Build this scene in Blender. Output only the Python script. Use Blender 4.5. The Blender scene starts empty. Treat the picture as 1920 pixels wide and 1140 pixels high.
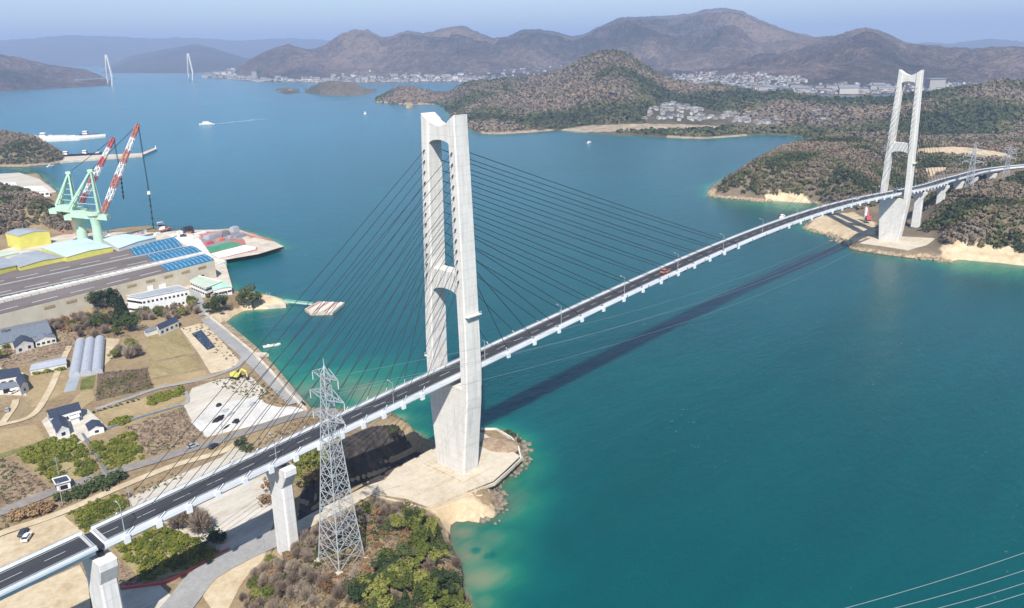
import bpy, math, random
import numpy as np
from mathutils import Vector, Matrix
random.seed(7); RNG = np.random.default_rng(7)
SC = bpy.context.scene; COL = SC.collection
# ------------------------------------------------------------------ camera
CAM = np.array([-187.911, -201.755, 155.525]); YAW, PIT, ROL, FPX = 0.74248, 0.30712, -0.016225, 1518.861
_F = np.array([math.cos(YAW)*math.cos(PIT), math.sin(YAW)*math.cos(PIT), -math.sin(PIT)])
_R = np.array([math.sin(YAW), -math.cos(YAW), 0.0]); _U = np.cross(_R, _F)
_R2 = _R*math.cos(ROL)+_U*math.sin(ROL); _U2 = -_R*math.sin(ROL)+_U*math.cos(ROL)
cd = bpy.data.cameras.new('camera'); cam = bpy.data.objects.new('camera', cd); COL.objects.link(cam)
cd.sensor_width = 36; cd.lens = FPX/1920*36; cd.clip_start = 1; cd.clip_end = 60000
cam.matrix_world = Matrix(((_R2[0], _U2[0], -_F[0], CAM[0]), (_R2[1], _U2[1], -_F[1], CAM[1]), (_R2[2], _U2[2], -_F[2], CAM[2]), (0, 0, 0, 1)))
SC.camera = cam
# ------------------------------------------------------------------ sky, sun, exposure
SUN = Vector((.65, .62, -1.0)).normalized(); EL = math.asin(-SUN.z)
w = bpy.data.worlds.new('World'); SC.world = w; w.use_nodes = True
nt = w.node_tree; sky = nt.nodes.new('ShaderNodeTexSky'); sky.sky_type = 'NISHITA'; sky.sun_disc = False
sky.sun_elevation = EL; sky.sun_rotation = math.atan2(-SUN.x, -SUN.y)
sky.air_density = 1.0; sky.dust_density = 0.5; sky.ozone_density = 4.0; sky.altitude = 150
nt.links.new(sky.outputs[0], nt.nodes['Background'].inputs[0]); nt.nodes['Background'].inputs[1].default_value = 0.10
sl = bpy.data.lights.new('sun', 'SUN'); sl.energy = 5.0; sl.angle = math.radians(.5); sl.color = (1, .95, .87)
so = bpy.data.objects.new('sun', sl); COL.objects.link(so); so.rotation_euler = SUN.to_track_quat('-Z', 'Y').to_euler()
SC.view_settings.view_transform = 'Standard'; SC.view_settings.look = 'None'
SC.view_settings.exposure = 0.62; SC.view_settings.gamma = 1
SC.render.engine = 'CYCLES'; SC.cycles.max_bounces = 5; SC.cycles.diffuse_bounces = 2; SC.cycles.glossy_bounces = 2
SC.cycles.volume_bounces = 0; SC.cycles.transparent_max_bounces = 8; SC.cycles.use_adaptive_sampling = True
SC.cycles.sample_clamp_indirect = 4
# ------------------------------------------------------------------ survey helpers: a pixel of the 1920 wide photo -> a point of the place
def ray(px, py): return _F+_R2*(px-960)/FPX-_U2*(py-570)/FPX
def at(px, py, z=4.0):
    d = ray(px, py); t = (z-CAM[2])/d[2]; return CAM+d*t
def at_r(px, py, r):
    d = ray(px, py); return CAM+d*(r/math.hypot(d[0], d[1]))
def atxy(px, py, z=4.0): p = at(px, py, z); return (float(p[0]), float(p[1]))
def P(pts, z=4.0): return [atxy(a, b, z) for a, b in pts]
def to_px(V):
    V = np.asarray(V, float)-CAM; zz = V@_F; return 960+FPX*(V@_R2)/zz, 570-FPX*(V@_U2)/zz
# ------------------------------------------------------------------ noise
_perm = RNG.random((256, 256))
def vnoise(x, y):
    xi = np.floor(x).astype(int); yi = np.floor(y).astype(int); fx = x-xi; fy = y-yi
    fx = fx*fx*(3-2*fx); fy = fy*fy*(3-2*fy); g = lambda a, b: _perm[a & 255, b & 255]
    return (g(xi, yi)*(1-fx)+g(xi+1, yi)*fx)*(1-fy)+(g(xi, yi+1)*(1-fx)+g(xi+1, yi+1)*fx)*fy*1.0
def fbm(x, y, s, o=4, g=.5):
    a = 1; t = 0; n = 0
    for k in range(o): n = n+a*(vnoise(x/s+17.3*k, y/s+9.1*k)-.5)*2; t += a; a *= g; s /= 2.03
    return n/t
def inpoly(x, y, poly):
    x = np.asarray(x, float); y = np.asarray(y, float); r = np.zeros(x.shape, bool); n = len(poly)
    for i in range(n):
        x1, y1 = poly[i]; x2, y2 = poly[(i+1) % n]
        if y1 == y2: continue
        c = ((y1 > y) != (y2 > y)) & (x < (x2-x1)*(y-y1)/(y2-y1)+x1); r ^= c
    return r
def segdist(x, y, pts, closed=True):
    d = np.full(np.shape(x), 1e9); n = len(pts)
    for i in range(n if closed else n-1):
        x1, y1 = pts[i]; x2, y2 = pts[(i+1) % n]; dx, dy = x2-x1, y2-y1; L = dx*dx+dy*dy+1e-9
        t = np.clip(((x-x1)*dx+(y-y1)*dy)/L, 0, 1); d = np.minimum(d, np.hypot(x-x1-t*dx, y-y1-t*dy))
    return d
def sdist(x, y, poly): d = segdist(x, y, poly); return np.where(inpoly(x, y, poly), d, -d)
def sm(t): t = np.clip(t, 0, 1); return t*t*(3-2*t)
# ------------------------------------------------------------------ materials
def srgb(r, g, b):
    f = lambda c: (c/255/12.92 if c <= 10 else ((c/255+.055)/1.055)**2.4); return (f(r), f(g), f(b), 1)
class NB:
    def __init__(s, name):
        s.m = bpy.data.materials.new(name); s.m.use_nodes = True; s.t = s.m.node_tree; s.b = s.t.nodes['Principled BSDF']; s.geo = None
    def n(s, t, **k):
        o = s.t.nodes.new(t)
        for a, v in k.items(): setattr(o, a, v)
        return o
    def l(s, a, b): s.t.links.new(a, b)
    def pos(s):
        if not s.geo: s.geo = s.n('ShaderNodeNewGeometry')
        return s.geo.outputs['Position']
    def noise(s, scale, detail=4, rough=.6, stretch=None, vec=None):
        o = s.n('ShaderNodeTexNoise'); o.inputs['Scale'].default_value = scale; o.inputs['Detail'].default_value = detail; o.inputs['Roughness'].default_value = rough
        v = vec or s.pos()
        if stretch:
            m = s.n('ShaderNodeMapping'); m.inputs['Scale'].default_value = stretch[:3]
            if len(stretch) > 3: m.inputs['Rotation'].default_value = (0, 0, stretch[3])
            s.l(v, m.inputs[0]); v = m.outputs[0]
        s.l(v, o.inputs['Vector']); return o.outputs['Fac']
    def ramp(s, f, stops):
        o = s.n('ShaderNodeValToRGB'); e = o.color_ramp.elements
        while len(e) > 1: e.remove(e[-1])
        e[0].position = stops[0][0]; e[0].color = stops[0][1]
        for p, c in stops[1:]: x = e.new(p); x.color = c
        s.l(f, o.inputs[0]); return o.outputs[0]
    def mix(s, f, a, b, mode='MIX'):
        o = s.n('ShaderNodeMix', data_type='RGBA', blend_type=mode)
        for v, i in ((f, 0), (a, 6), (b, 7)):
            if hasattr(v, 'is_linked'): s.l(v, o.inputs[i])
            else: o.inputs[i].default_value = v
        return o.outputs[2]
    def math(s, op, a, b=0.0, c=None):
        o = s.n('ShaderNodeMath', operation=op)
        for i, v in enumerate((a, b) if c is None else (a, b, c)):
            if hasattr(v, 'is_linked'): s.l(v, o.inputs[i])
            else: o.inputs[i].default_value = v
        return o.outputs[0]
    def mapr(s, f, a, b, c=0.0, d=1.0):
        o = s.n('ShaderNodeMapRange'); s.l(f, o.inputs[0])
        for i, v in enumerate((a, b, c, d)): o.inputs[i+1].default_value = v
        return o.outputs[0]
    def bump(s, h, strength=.5, dist=1.0):
        o = s.n('ShaderNodeBump'); o.inputs['Strength'].default_value = strength; o.inputs['Distance'].default_value = dist
        s.l(h, o.inputs['Height']); s.l(o.outputs[0], s.b.inputs['Normal']); return o
    def attr(s, name):
        o = s.n('ShaderNodeAttribute'); o.attribute_name = name; return o.outputs['Fac']
    def z(s):
        o = s.n('ShaderNodeSeparateXYZ'); s.l(s.pos(), o.inputs[0]); return o.outputs[2]
    def slope(s):
        s.pos(); o = s.n('ShaderNodeSeparateXYZ'); s.l(s.geo.outputs['True Normal'], o.inputs[0]); return o.outputs[2]
    def end(s, col, rough=.8, spec=.3):
        if hasattr(col, 'is_linked'): s.l(col, s.b.inputs['Base Color'])
        else: s.b.inputs['Base Color'].default_value = col
        s.b.inputs['Roughness'].default_value = rough; s.b.inputs['Specular IOR Level'].default_value = spec
        return s.m
def mat(name, c, rough=.75, var=.18, scale=.6, metal=0, stretch=None, bump=0, spec=.3):
    n = NB(name); f = n.noise(scale, 5, .65, stretch)
    a = tuple(x*(1-var) for x in c[:3])+(1,); b = tuple(min(1, x*(1+var)) for x in c[:3])+(1,)
    col = n.ramp(f, [(.3, a), (.7, b)]); n.b.inputs['Metallic'].default_value = metal
    if bump: n.bump(n.noise(scale*4, 3), bump, .2)
    return n.end(col, rough, spec)
def g(v): return (v, v, v, 1)
# concrete with lift joints, streaks
def concrete(name, base, joint=3.2):
    n = NB(name); f = n.noise(.25, 6, .7); st = n.noise(.9, 4, .6, (1, 1, .06)); zz = n.z()
    fr = n.math('FRACT', n.math('DIVIDE', zz, joint)); jl = n.math('LESS_THAN', fr, .045)
    c1 = n.mix(n.mapr(f, .3, .7), tuple(x*.86 for x in base[:3])+(1,), base)
    c2 = n.mix(n.mapr(st, .48, .70, 0, .55), c1, tuple(x*.62 for x in base[:3])+(1,))
    c3 = n.mix(n.math('MULTIPLY', jl, .42), c2, tuple(x*.5 for x in base[:3])+(1,))
    n.bump(n.noise(2, 4), .15, .1)
    return n.end(c3, .85, .2)
M = {}
M['tower'] = concrete('tower_concrete', (.68, .655, .61, 1))
M['pier'] = concrete('pier_concrete', (.68, .67, .65, 1), 4.2)
M['deckwhite'] = mat('deck_white', (.66, .68, .70, 1), .5, .1, .3, stretch=(.2, 1, 1))
M['deckgrey'] = mat('deck_steel', (.42, .50, .54, 1), .5, .08, .3)
M['asphalt'] = mat('asphalt', (.036, .038, .043, 1), .85, .25, .35, stretch=(.15, 2.5, 1))
M['paint'] = mat('line_paint', g(.42), .6, .12, 2)
M['rail'] = mat('rail_metal', (.45, .47, .48, 1), .4, .1, 1, metal=.3)
M['cable'] = mat('cable', (.016, .022, .028, 1), .6, .2, .5)
M['steel'] = mat('galvanised_steel', (.40, .42, .43, 1), .45, .15, .8, metal=.25)
M['darkmetal'] = mat('dark_metal', (.03, .03, .033, 1), .6, .2, .8)
M['wire'] = mat('wire', (.20, .24, .24, 1), .5, .1, 1)
M['glass'] = mat('window_glass', (.02, .025, .035, 1), .15, .2, .5, spec=.6)
M['white'] = mat('white_paint', (.74, .73, .71, 1), .6, .1, .25)
M['offwhite'] = mat('offwhite_paint', (.62, .60, .55, 1), .7, .12, .25)
M['beige'] = mat('beige_cladding', (.50, .45, .35, 1), .7, .15, .12)
M['yellow'] = mat('yellow_cladding', (.60, .56, .12, 1), .6, .12, .2)
M['brownroof'] = mat('brown_roof', (.15, .125, .115, 1), .7, .22, .06, stretch=(.3, 1, 1))
M['blueroof'] = mat('blue_roof', (.012, .13, .25, 1), .45, .2, .08)
M['cyanroof'] = mat('pale_cyan_roof', (.48, .60, .62, 1), .5, .1, .06)
M['greyroof'] = mat('grey_roof', (.30, .33, .35, 1), .6, .15, .1)
M['skylight'] = mat('roof_skylight', (.42, .42, .38, 1), .5, .2, .3)
M['tileblue'] = mat('dark_tile', (.035, .045, .07, 1), .45, .3, 1.5, bump=.3)
M['tilegrey'] = mat('grey_tile', (.15, .17, .20, 1), .6, .3, 1.0, bump=.3)
M['green'] = mat('mint_paint', (.40, .60, .46, 1), .5, .12, .2)
M['lime'] = mat('lime_paint', (.46, .54, .42, 1), .5, .12, .2)
M['red'] = mat('red_paint', (.52, .09, .09, 1), .5, .15, .3)
M['orange'] = mat('orange_paint', (.50, .17, .10, 1), .5, .2, .3)
M['deckgreen'] = mat('green_deck', (.06, .25, .13, 1), .7, .2, .15)
M['pinkred'] = mat('rust_deck', (.40, .14, .12, 1), .8, .35, .2)
M['quay'] = mat('quay_concrete', (.50, .44, .35, 1), .85, .25, .12)
M['greyyard'] = mat('yard_grey', (.22, .21, .23, 1), .85, .35, .15)
M['plastic'] = mat('greenhouse_film', (.36, .38, .42, 1), .4, .12, .4, stretch=(1, 1, 1))
M['black'] = mat('black_tarp', (.012, .012, .014, 1), .6, .3, .8)
M['tyre'] = mat('rubber', g(.02), .9, .2, 1)
M['trunk'] = mat('bark', (.11, .08, .06, 1), .9, .3, 1.5)
M['rock'] = None
def rockmat(name, light, dark):
    n = NB(name); f = n.noise(.35, 7, .7); f2 = n.noise(.05, 3)
    c = n.ramp(f, [(.3, dark), (.48, tuple(.55*a+.45*b for a, b in zip(light, dark))), (.68, light)]); n.bump(f, .9, 1.6); return n.end(c, .95, .1)
M['rock'] = rockmat('shore_rock', (.46, .36, .24, 1), (.10, .08, .055, 1))
M['boulder'] = rockmat('boulder_rock', (.34, .29, .22, 1), (.07, .055, .045, 1))
def groundmat(name, cols, s=.05, s2=.6, b=.35, bd=.5, stretch=None):
    n = NB(name); a = n.noise(s, 5, .65, stretch); d = n.noise(s2, 6, .75, stretch)
    f = n.math('ADD', n.math('MULTIPLY', a, .5), n.math('MULTIPLY', d, .5)); k = len(cols)-1
    c = n.ramp(f, [(.36+.28*i/k, col) for i, col in enumerate(cols)]); n.bump(d, b, bd); return n.end(c, .95, .1)
B = lambda r, g_, b_: (r, g_, b_, 1)
M['tan'] = groundmat('dry_field', [B(.20, .145, .07), B(.31, .235, .125), B(.40, .31, .18)], .04, .5)
M['tangreen'] = groundmat('dry_grass_field', [B(.15, .125, .05), B(.28, .225, .11), B(.38, .31, .165)], .05, .9, .5, .6, stretch=(1.8, .45, 1, .25))
M['sandlot'] = groundmat('bare_sandy_soil', [B(.36, .27, .16), B(.48, .39, .26), B(.58, .50, .37)], .06, .4, .2)
M['scrubground'] = groundmat('brown_scrub', [B(.085, .06, .035), B(.17, .115, .07), B(.26, .19, .12)], .09, .9, .8, 1.0)
M['rust'] = groundmat('rust_grass', [B(.16, .105, .065), B(.27, .195, .13), B(.37, .285, .20)], .1, .8, .6, .8)
M['grass'] = groundmat('green_verge', [B(.07, .075, .02), B(.13, .14, .04), B(.24, .22, .09)], .1, .8, .5)
M['pale'] = groundmat('pale_concrete', [B(.40, .375, .34), B(.54, .52, .485), B(.62, .60, .57)], .08, .7, .1)
M['padcon'] = groundmat('pad_concrete', [B(.38, .32, .23), B(.50, .435, .335), B(.57, .51, .41)], .07, .6, .15)
M['lot'] = groundmat('gravel_lot', [B(.36, .31, .24), B(.47, .43, .36), B(.58, .54, .48)], .07, .6, .15, stretch=(.35, 1.3, 1, .5))
M['road'] = groundmat('worn_road', [B(.17, .155, .14), B(.22, .20, .18), B(.30, .27, .24)], .05, .6, .05)
M['roadgrey'] = groundmat('grey_road', [B(.22, .22, .215), B(.28, .275, .265), B(.36, .35, .33)], .05, .6, .05)
M['blackslope'] = groundmat('dark_slope_cover_shade', [B(.02, .019, .019), B(.05, .045, .042), B(.11, .09, .075)], .12, .5, .5, .6, stretch=(1.6, .3, 1))  # dark slope cover, blackened further with painted deck shade
M['pond'] = mat('pond_water', (.012, .02, .032, 1), .1, .2, .1, spec=.5)
def landmat(name, flat_cols, forest=False, sand_h=2.4):
    n = NB(name); a = n.noise(.03, 5, .65); d = n.noise(.5, 6, .75)
    f = n.math('ADD', n.math('MULTIPLY', a, .5), n.math('MULTIPLY', d, .5)); k = len(flat_cols)-1
    c = n.ramp(f, [(.36+.28*i/k, col) for i, col in enumerate(flat_cols)])
    rk = n.ramp(n.noise(.3, 7, .75), [(.33, B(.09, .07, .05)), (.47, B(.27, .20, .13)), (.64, B(.50, .39, .26))])
    zz = n.z(); hm = n.mapr(n.math('ADD', zz, n.math('MULTIPLY', n.noise(.2, 4), 2.5)), sand_h+.6, sand_h+1.8)
    c = n.mix(hm, rk, c)
    wet = n.mapr(n.math('ADD', zz, n.math('MULTIPLY', n.noise(.4, 3), .6)), .5, 1.0); c = n.mix(wet, B(.07, .055, .035), c)
    sd = n.mapr(n.attr('sand'), .2, .6); sc_ = n.ramp(n.noise(.15, 5), [(.35, B(.44, .33, .20)), (.65, B(.60, .49, .33))]); c = n.mix(sd, c, sc_)
    n.bump(d, .6, .9); return n.end(c, .95, .1)
M['land'] = landmat('near_land_ground', [B(.16, .105, .06), B(.27, .20, .115), B(.36, .28, .17)])
M['woodfloor'] = landmat('woodland_floor', [B(.10, .08, .05), B(.165, .13, .09), B(.24, .19, .135)])
def hillmat(name, c1, c2, c3, sc_=.012, bd=14):
    n = NB(name); a = n.noise(sc_*.35, 5, .65); v = n.noise(sc_*5, 6, .7); v2 = n.noise(sc_*18, 3, .7)
    f = n.math('ADD', n.math('MULTIPLY', a, .45), n.math('ADD', n.math('MULTIPLY', v, .3), n.math('MULTIPLY', v2, .25)))
    c = n.ramp(f, [(.42, c1), (.5, c2), (.57, c3)])
    sd = n.mapr(n.attr('sand'), .2, .6); c = n.mix(sd, c, n.ramp(v, [(.4, B(.38, .30, .20)), (.6, B(.56, .46, .33))]))
    n.bump(n.math('ADD', v, n.math('MULTIPLY', v2, .5)), 1.0, bd); return n.end(c, .95, .05)
M['midhill'] = hillmat('mid_hill_woods', B(.075, .075, .045), B(.135, .115, .08), B(.20, .165, .115), .012, 12)
M['farhill'] = hillmat('far_hill_woods', B(.040, .040, .036), B(.12, .09, .075), B(.24, .175, .135), .004, 40)  # wide tone contrast paints in the shading of spurs and ravines
M['darkhill'] = hillmat('distant_hill', B(.05, .05, .045), B(.07, .065, .06), B(.09, .08, .07), .003, 40)
def leafmat(name, cols, sc_=.35):
    n = NB(name); oi = n.n('ShaderNodeObjectInfo'); f = n.noise(sc_, 3, .6)
    f = n.math('ADD', n.math('MULTIPLY', f, .55), n.math('MULTIPLY', oi.outputs['Random'], .45)); k = len(cols)-1
    c = n.ramp(f, [(.3+.4*i/k, col) for i, col in enumerate(cols)]); return n.end(c, .85, .1)
M['evergreen'] = leafmat('evergreen_leaf', [B(.055, .07, .018), B(.11, .13, .028), B(.19, .19, .05)])
M['dark_green'] = leafmat('dark_leaf', [B(.025, .04, .018), B(.045, .065, .024), B(.075, .092, .032)])
M['olive'] = leafmat('citrus_leaf', [B(.07, .09, .014), B(.125, .145, .022), B(.19, .19, .033)], .9)
M['bare'] = leafmat('bare_twigs', [B(.16, .12, .095), B(.25, .195, .15), B(.34, .275, .21)])
M['russet'] = leafmat('russet_leaf', [B(.15, .085, .045), B(.23, .14, .075), B(.31, .21, .11)])
def tintmat(name, stops, bump=True):
    n = NB(name); f = n.math('ADD', n.math('MULTIPLY', n.attr('tint'), .8), n.math('MULTIPLY', n.noise(.4, 3), .2))
    c = n.ramp(f, stops); return n.end(c, .9, .08)
M['canopy'] = tintmat('woodland_canopy', [(.05, B(.035, .048, .024)), (.25, B(.065, .078, .032)), (.4, B(.115, .115, .05)), (.52, B(.16, .125, .09)), (.7, B(.18, .15, .118)), (.85, B(.20, .145, .095)), (1, B(.26, .21, .165))])
M['townmix'] = tintmat('town_walls', [(.1, B(.16, .16, .17)), (.3, B(.30, .285, .26)), (.6, B(.42, .40, .36)), (.9, B(.60, .57, .52))])
M['roofmix'] = tintmat('town_roofs', [(.1, B(.07, .085, .11)), (.4, B(.14, .15, .17)), (.6, B(.28, .28, .28)), (.75, B(.24, .16, .13)), (.9, B(.42, .42, .41))])
def seamat():
    n = NB('sea_water'); dp = n.attr('depth'); big = n.noise(.006, 4, .6, (1, 2.2, 1, .5)); med = n.noise(.035, 5, .65, (1, 2.5, 1, .35)); fi = n.noise(.22, 4, .6, (1, 2.2, 1, .2))
    sp = n.n('ShaderNodeSeparateXYZ'); n.l(n.pos(), sp.inputs[0])
    d2 = n.math('ADD', dp, n.math('MULTIPLY', n.math('SUBTRACT', med, .5), .22))
    c = n.ramp(d2, [(0, B(.26, .27, .16)), (.09, B(.13, .26, .145)), (.24, B(.02, .20, .12)), (.45, B(.004, .14, .105)), (.72, B(.0008, .095, .093)), (1, B(.0001, .066, .070))])
    st = n.noise(.009, 5, .7, (.35, 3.2, 1, .9)); c = n.mix(n.mapr(n.math('ADD', n.math('MULTIPLY', big, .5), n.math('MULTIPLY', st, .5)), .38, .62, 0, .6), c, B(.0001, .046, .054))
    n.l(c, n.b.inputs['Base Color'])
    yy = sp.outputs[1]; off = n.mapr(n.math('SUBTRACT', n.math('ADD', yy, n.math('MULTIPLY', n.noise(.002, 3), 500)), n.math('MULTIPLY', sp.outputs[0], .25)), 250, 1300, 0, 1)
    c = n.mix(n.math('MULTIPLY', off, n.mapr(dp, .6, .95)), c, B(.0006, .118, .178))  # bluer base colour farther out, standing in for sky reflection
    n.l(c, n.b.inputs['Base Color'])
    cap = n.math('MULTIPLY', n.mapr(fi, .64, .74), n.mapr(n.noise(.012, 3, .7, (1, 1.6, 1, .4)), .57, .66)); cap = n.math('MULTIPLY', cap, n.mapr(dp, .8, .95, 0, .6))
    c = n.mix(cap, c, B(.25, .36, .38))
    h = n.math('ADD', n.math('MULTIPLY', med, 1.0), n.math('ADD', n.math('MULTIPLY', fi, .35), n.math('MULTIPLY', n.noise(1.1, 2), .10)))
    n.bump(h, .42, 1.6); n.b.inputs['IOR'].default_value = 1.33
    o = n.end(c, .2, .27); n.b.subsurface_method = 'BURLEY'; n.b.inputs['Subsurface Weight'].default_value = 1.0; n.b.inputs['Subsurface Radius'].default_value = (.35, .9, 1.0); n.b.inputs['Subsurface Scale'].default_value = 9.0; return o
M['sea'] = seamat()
# ------------------------------------------------------------------ mesh builder
class MB:
    def __init__(s): s.v = []; s.f = []; s.mi = []; s.t = []; s.cur = 0; s.tint = 0.0
    def add(s, vs, fs):
        o = len(s.v); s.v += [tuple(map(float, v)) for v in vs]; s.t += [s.tint]*len(vs)
        for f in fs: s.f.append(tuple(i+o for i in f)); s.mi.append(s.cur)
    def box(s, c, d, rz=0, top=1.0, m=None):
        x, y, z = d[0]/2, d[1]/2, d[2]; ca, sa = math.cos(rz), math.sin(rz); vs = []
        for zz, k in ((0, 1.0), (z, top)):
            for a, b in ((-x, -y), (x, -y), (x, y), (-x, y)):
                a *= k; b *= k; vs.append((c[0]+a*ca-b*sa, c[1]+a*sa+b*ca, c[2]+zz))
        if m is not None: s.cur = m
        s.add(vs, [(3, 2, 1, 0), (4, 5, 6, 7), (0, 1, 5, 4), (1, 2, 6, 5), (2, 3, 7, 6), (3, 0, 4, 7)])
    def prism(s, poly, z0, z1):
        n = len(poly); A = sum(poly[i][0]*poly[(i+1) % n][1]-poly[(i+1) % n][0]*poly[i][1] for i in range(n))
        if A < 0: poly = poly[::-1]
        s.add([(x, y, z0) for x, y in poly]+[(x, y, z1) for x, y in poly], [tuple(range(n))[::-1], tuple(range(n, 2*n))]+[(i, (i+1) % n, n+(i+1) % n, n+i) for i in range(n)])
    def bar(s, a, b, w, h=None, n=4, w2=None):
        a = Vector(a); b = Vector(b); d = b-a
        if d.length < 1e-6: return
        d.normalize(); u = d.cross(Vector((0, 0, 1)))
        if u.length < .02: u = d.cross(Vector((1, 0, 0)))
        u.normalize(); t = u.cross(d); h = h or w; vs = []
        for p, k in ((a, 1), (b, (w2 or w)/w)):
            for i in range(n):
                an = 2*math.pi*(i+.5)/n; q = p+u*(math.cos(an)*w*.5*k*(1.414 if n == 4 else 1))+t*(math.sin(an)*h*.5*k*(1.414 if n == 4 else 1)); vs.append(q)
        s.add(vs, [tuple(range(n)), tuple(range(n, 2*n))[::-1]]+[((i+1) % n, i, n+i, n+(i+1) % n) for i in range(n)])
    def loft(s, secs, cap=True):
        n = len(secs[0]); vs = [p for q in secs for p in q]; fs = []
        for k in range(len(secs)-1):
            for i in range(n): a = k*n+i; b = k*n+(i+1) % n; fs.append((a, b, b+n, a+n))
        if cap: fs += [tuple(range(n))[::-1], tuple(range((len(secs)-1)*n, len(secs)*n))]
        s.add(vs, fs)
    def build(s, name, mats, parent=None, smooth=False, tint=False):
        me = bpy.data.meshes.new(name); me.from_pydata(s.v, [], s.f)
        if not isinstance(mats, (list, tuple)): mats = [mats]
        for m in mats: me.materials.append(m)
        if len(mats) > 1: me.polygons.foreach_set('material_index', s.mi)
        if smooth: me.polygons.foreach_set('use_smooth', [True]*len(s.f))
        if tint: a = me.attributes.new('tint', 'FLOAT', 'POINT'); a.data.foreach_set('value', s.t)
        me.update(); o = bpy.data.objects.new(name, me); COL.objects.link(o)
        if parent is not None: o.parent = parent
        return o
def tag(o, label=None, cat=None, group=None, kind=None):
    if label: o['label'] = label
    if cat: o['category'] = cat
    if group: o['group'] = group
    if kind: o['kind'] = kind
    return o
def thing(name, label, cat, loc=(0, 0, 0), rz=0, group=None):
    o = bpy.data.objects.new(name, None); COL.objects.link(o); o.location = loc; o.rotation_euler = (0, 0, rz); o.empty_display_size = .5
    return tag(o, label, cat, group)
def dup(root, loc, rz=0, sc_=1.0, label=None, group=None, cat=None):
    r = root.copy(); COL.objects.link(r); r.location = loc; r.rotation_euler = (0, 0, rz); r.scale = sc_ if isinstance(sc_, tuple) else (sc_,)*3
    if label: r['label'] = label
    if group: r['group'] = group
    if cat: r['category'] = cat
    for ch in list(root.children):
        c = ch.copy(); COL.objects.link(c); c.parent = r
        for gch in ch.children: d = gch.copy(); COL.objects.link(d); d.parent = c
    return r
def gridmesh(name, V, nr, nc, material, attrs=None, keep=None, smooth=True, kind='structure', label=None, cat=None):
    i = np.arange(nr-1)[:, None]*nc+np.arange(nc-1)[None, :]; F = np.stack([i, i+1, i+nc+1, i+nc], -1).reshape(-1, 4)
    if keep is not None:
        F = F[keep[F].any(1)]; used = np.unique(F); mp = -np.ones(len(V), int); mp[used] = np.arange(len(used)); F = mp[F]; V = V[used]
        attrs = {k: a[used] for k, a in (attrs or {}).items()}
    # upward normals
    a, b, c = V[F[0][0]], V[F[0][1]], V[F[0][2]]
    if np.cross(b-a, c-a)[2] < 0: F = F[:, ::-1]
    me = bpy.data.meshes.new(name); me.vertices.add(len(V)); me.vertices.foreach_set('co', np.ascontiguousarray(V, np.float32).ravel())
    me.loops.add(F.size); me.loops.foreach_set('vertex_index', np.ascontiguousarray(F, np.int32).ravel()); me.polygons.add(len(F))
    me.polygons.foreach_set('loop_start', np.arange(0, F.size, 4, dtype=np.int32)); me.update(calc_edges=True)
    me.polygons.foreach_set('use_smooth', np.full(len(F), smooth)); me.materials.append(material)
    for k, arr in (attrs or {}).items(): at_ = me.attributes.new(k, 'FLOAT', 'POINT'); at_.data.foreach_set('value', np.ascontiguousarray(arr, np.float32))
    o = bpy.data.objects.new(name, me); COL.objects.link(o); return tag(o, label, cat, kind=kind)

# ================================================================== TERRAIN
COAST1 = [(980,1330),(912,1200),(884,1140),(868,1100),(858,1060),(846,1015),(846,988),(862,976),(895,977),(922,967),(938,948),(930,930),(926,915),(947,895),(976,870),(983,850),(970,826),(950,812),(925,806),(905,808),(860,822),(812,832),(780,812),(745,795),(715,785),(660,774),(610,767),(574,771),(540,738),(506,694),(472,655),(430,622),(418,608),(440,591),(459,583),(500,579),(535,574),(541,568),(520,560),(495,556),(470,550),(440,553),(436,541),(422,529),(396,516),(400,502),(424,495),(409,486),(479,471),(486,475),(532,465),(516,453),(446,432),(387,438),(354,434),(310,440),(291,428),(247,431),(199,438),(158,430),(128,395),(110,360),(74,328),(37,317),(0,310),(-150,300),(-700,330),(-1400,700),(-1400,1330)]
C1 = P(COAST1, 0)
COAST1B = [(-60,313),(0,313),(45,313),(90,309),(123,304),(128,297),(118,288),(60,276),(0,272),(-60,268),(-200,262),(-200,310)]
C1B = P(COAST1B, 0)
COAST2 = [(2100,520),(1990,507),(1920,498),(1850,490),(1800,486),(1775,492),(1755,486),(1700,480),(1650,474),(1608,470),(1592,461),(1600,451),(1585,448),(1560,441),(1530,436),(1508,425),(1515,410),(1560,396),(1530,381),(1500,379),(1450,376),(1436,379),(1400,375),(1345,371),(1325,366),(1330,352),(1360,335),(1400,316),(1440,302),(1490,292),(1484,283),(1525,270),(1520,262),(1560,250),(1700,240),(2000,240),(2200,300)]
C2 = P(COAST2, 0)
# hills of the near land: (foot polygon in photo pixels, height, slope width m, roughness)
HILL_NEAR = P([(550,1026),(610,1004),(662,978),(712,956),(748,958),(790,968),(845,985),(862,1060),(900,1160),(960,1330),(380,1330),(440,1150),(470,1080)], 5)
MESAS1 = [(HILL_NEAR, 16.5, 22, 1.6),
          (P([(556,935),(570,868),(640,815),(700,800),(760,800),(812,832),(800,842),(745,868),(690,905),(620,945),(575,960)], 4), 11, 10, .5),
          (P([(-200,455),(0,445),(60,430),(120,440),(140,432),(134,405),(110,385),(60,372),(0,368),(-200,360)], 4), 17, 30, 3),
          (P([(-300,620),(0,600),(60,590),(180,600),(240,600),(235,575),(180,563),(100,583),(0,590),(-300,600)], 4), 3, 12, .8)]
def h1(x, y):
    d = sdist(x, y, C1); n = fbm(x, y, 14, 3); z = np.clip((d+n*2.2*sm(d/3+1.5))*.95, -5, 4.0)
    for poly, H, wd, ro in MESAS1:
        q = sdist(x, y, poly); z = z+np.where(d > 0, H*sm(q/wd)+ro*fbm(x, y, 12, 3)*sm(q/wd*1.5), 0)*sm(d/8)
    return z
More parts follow.
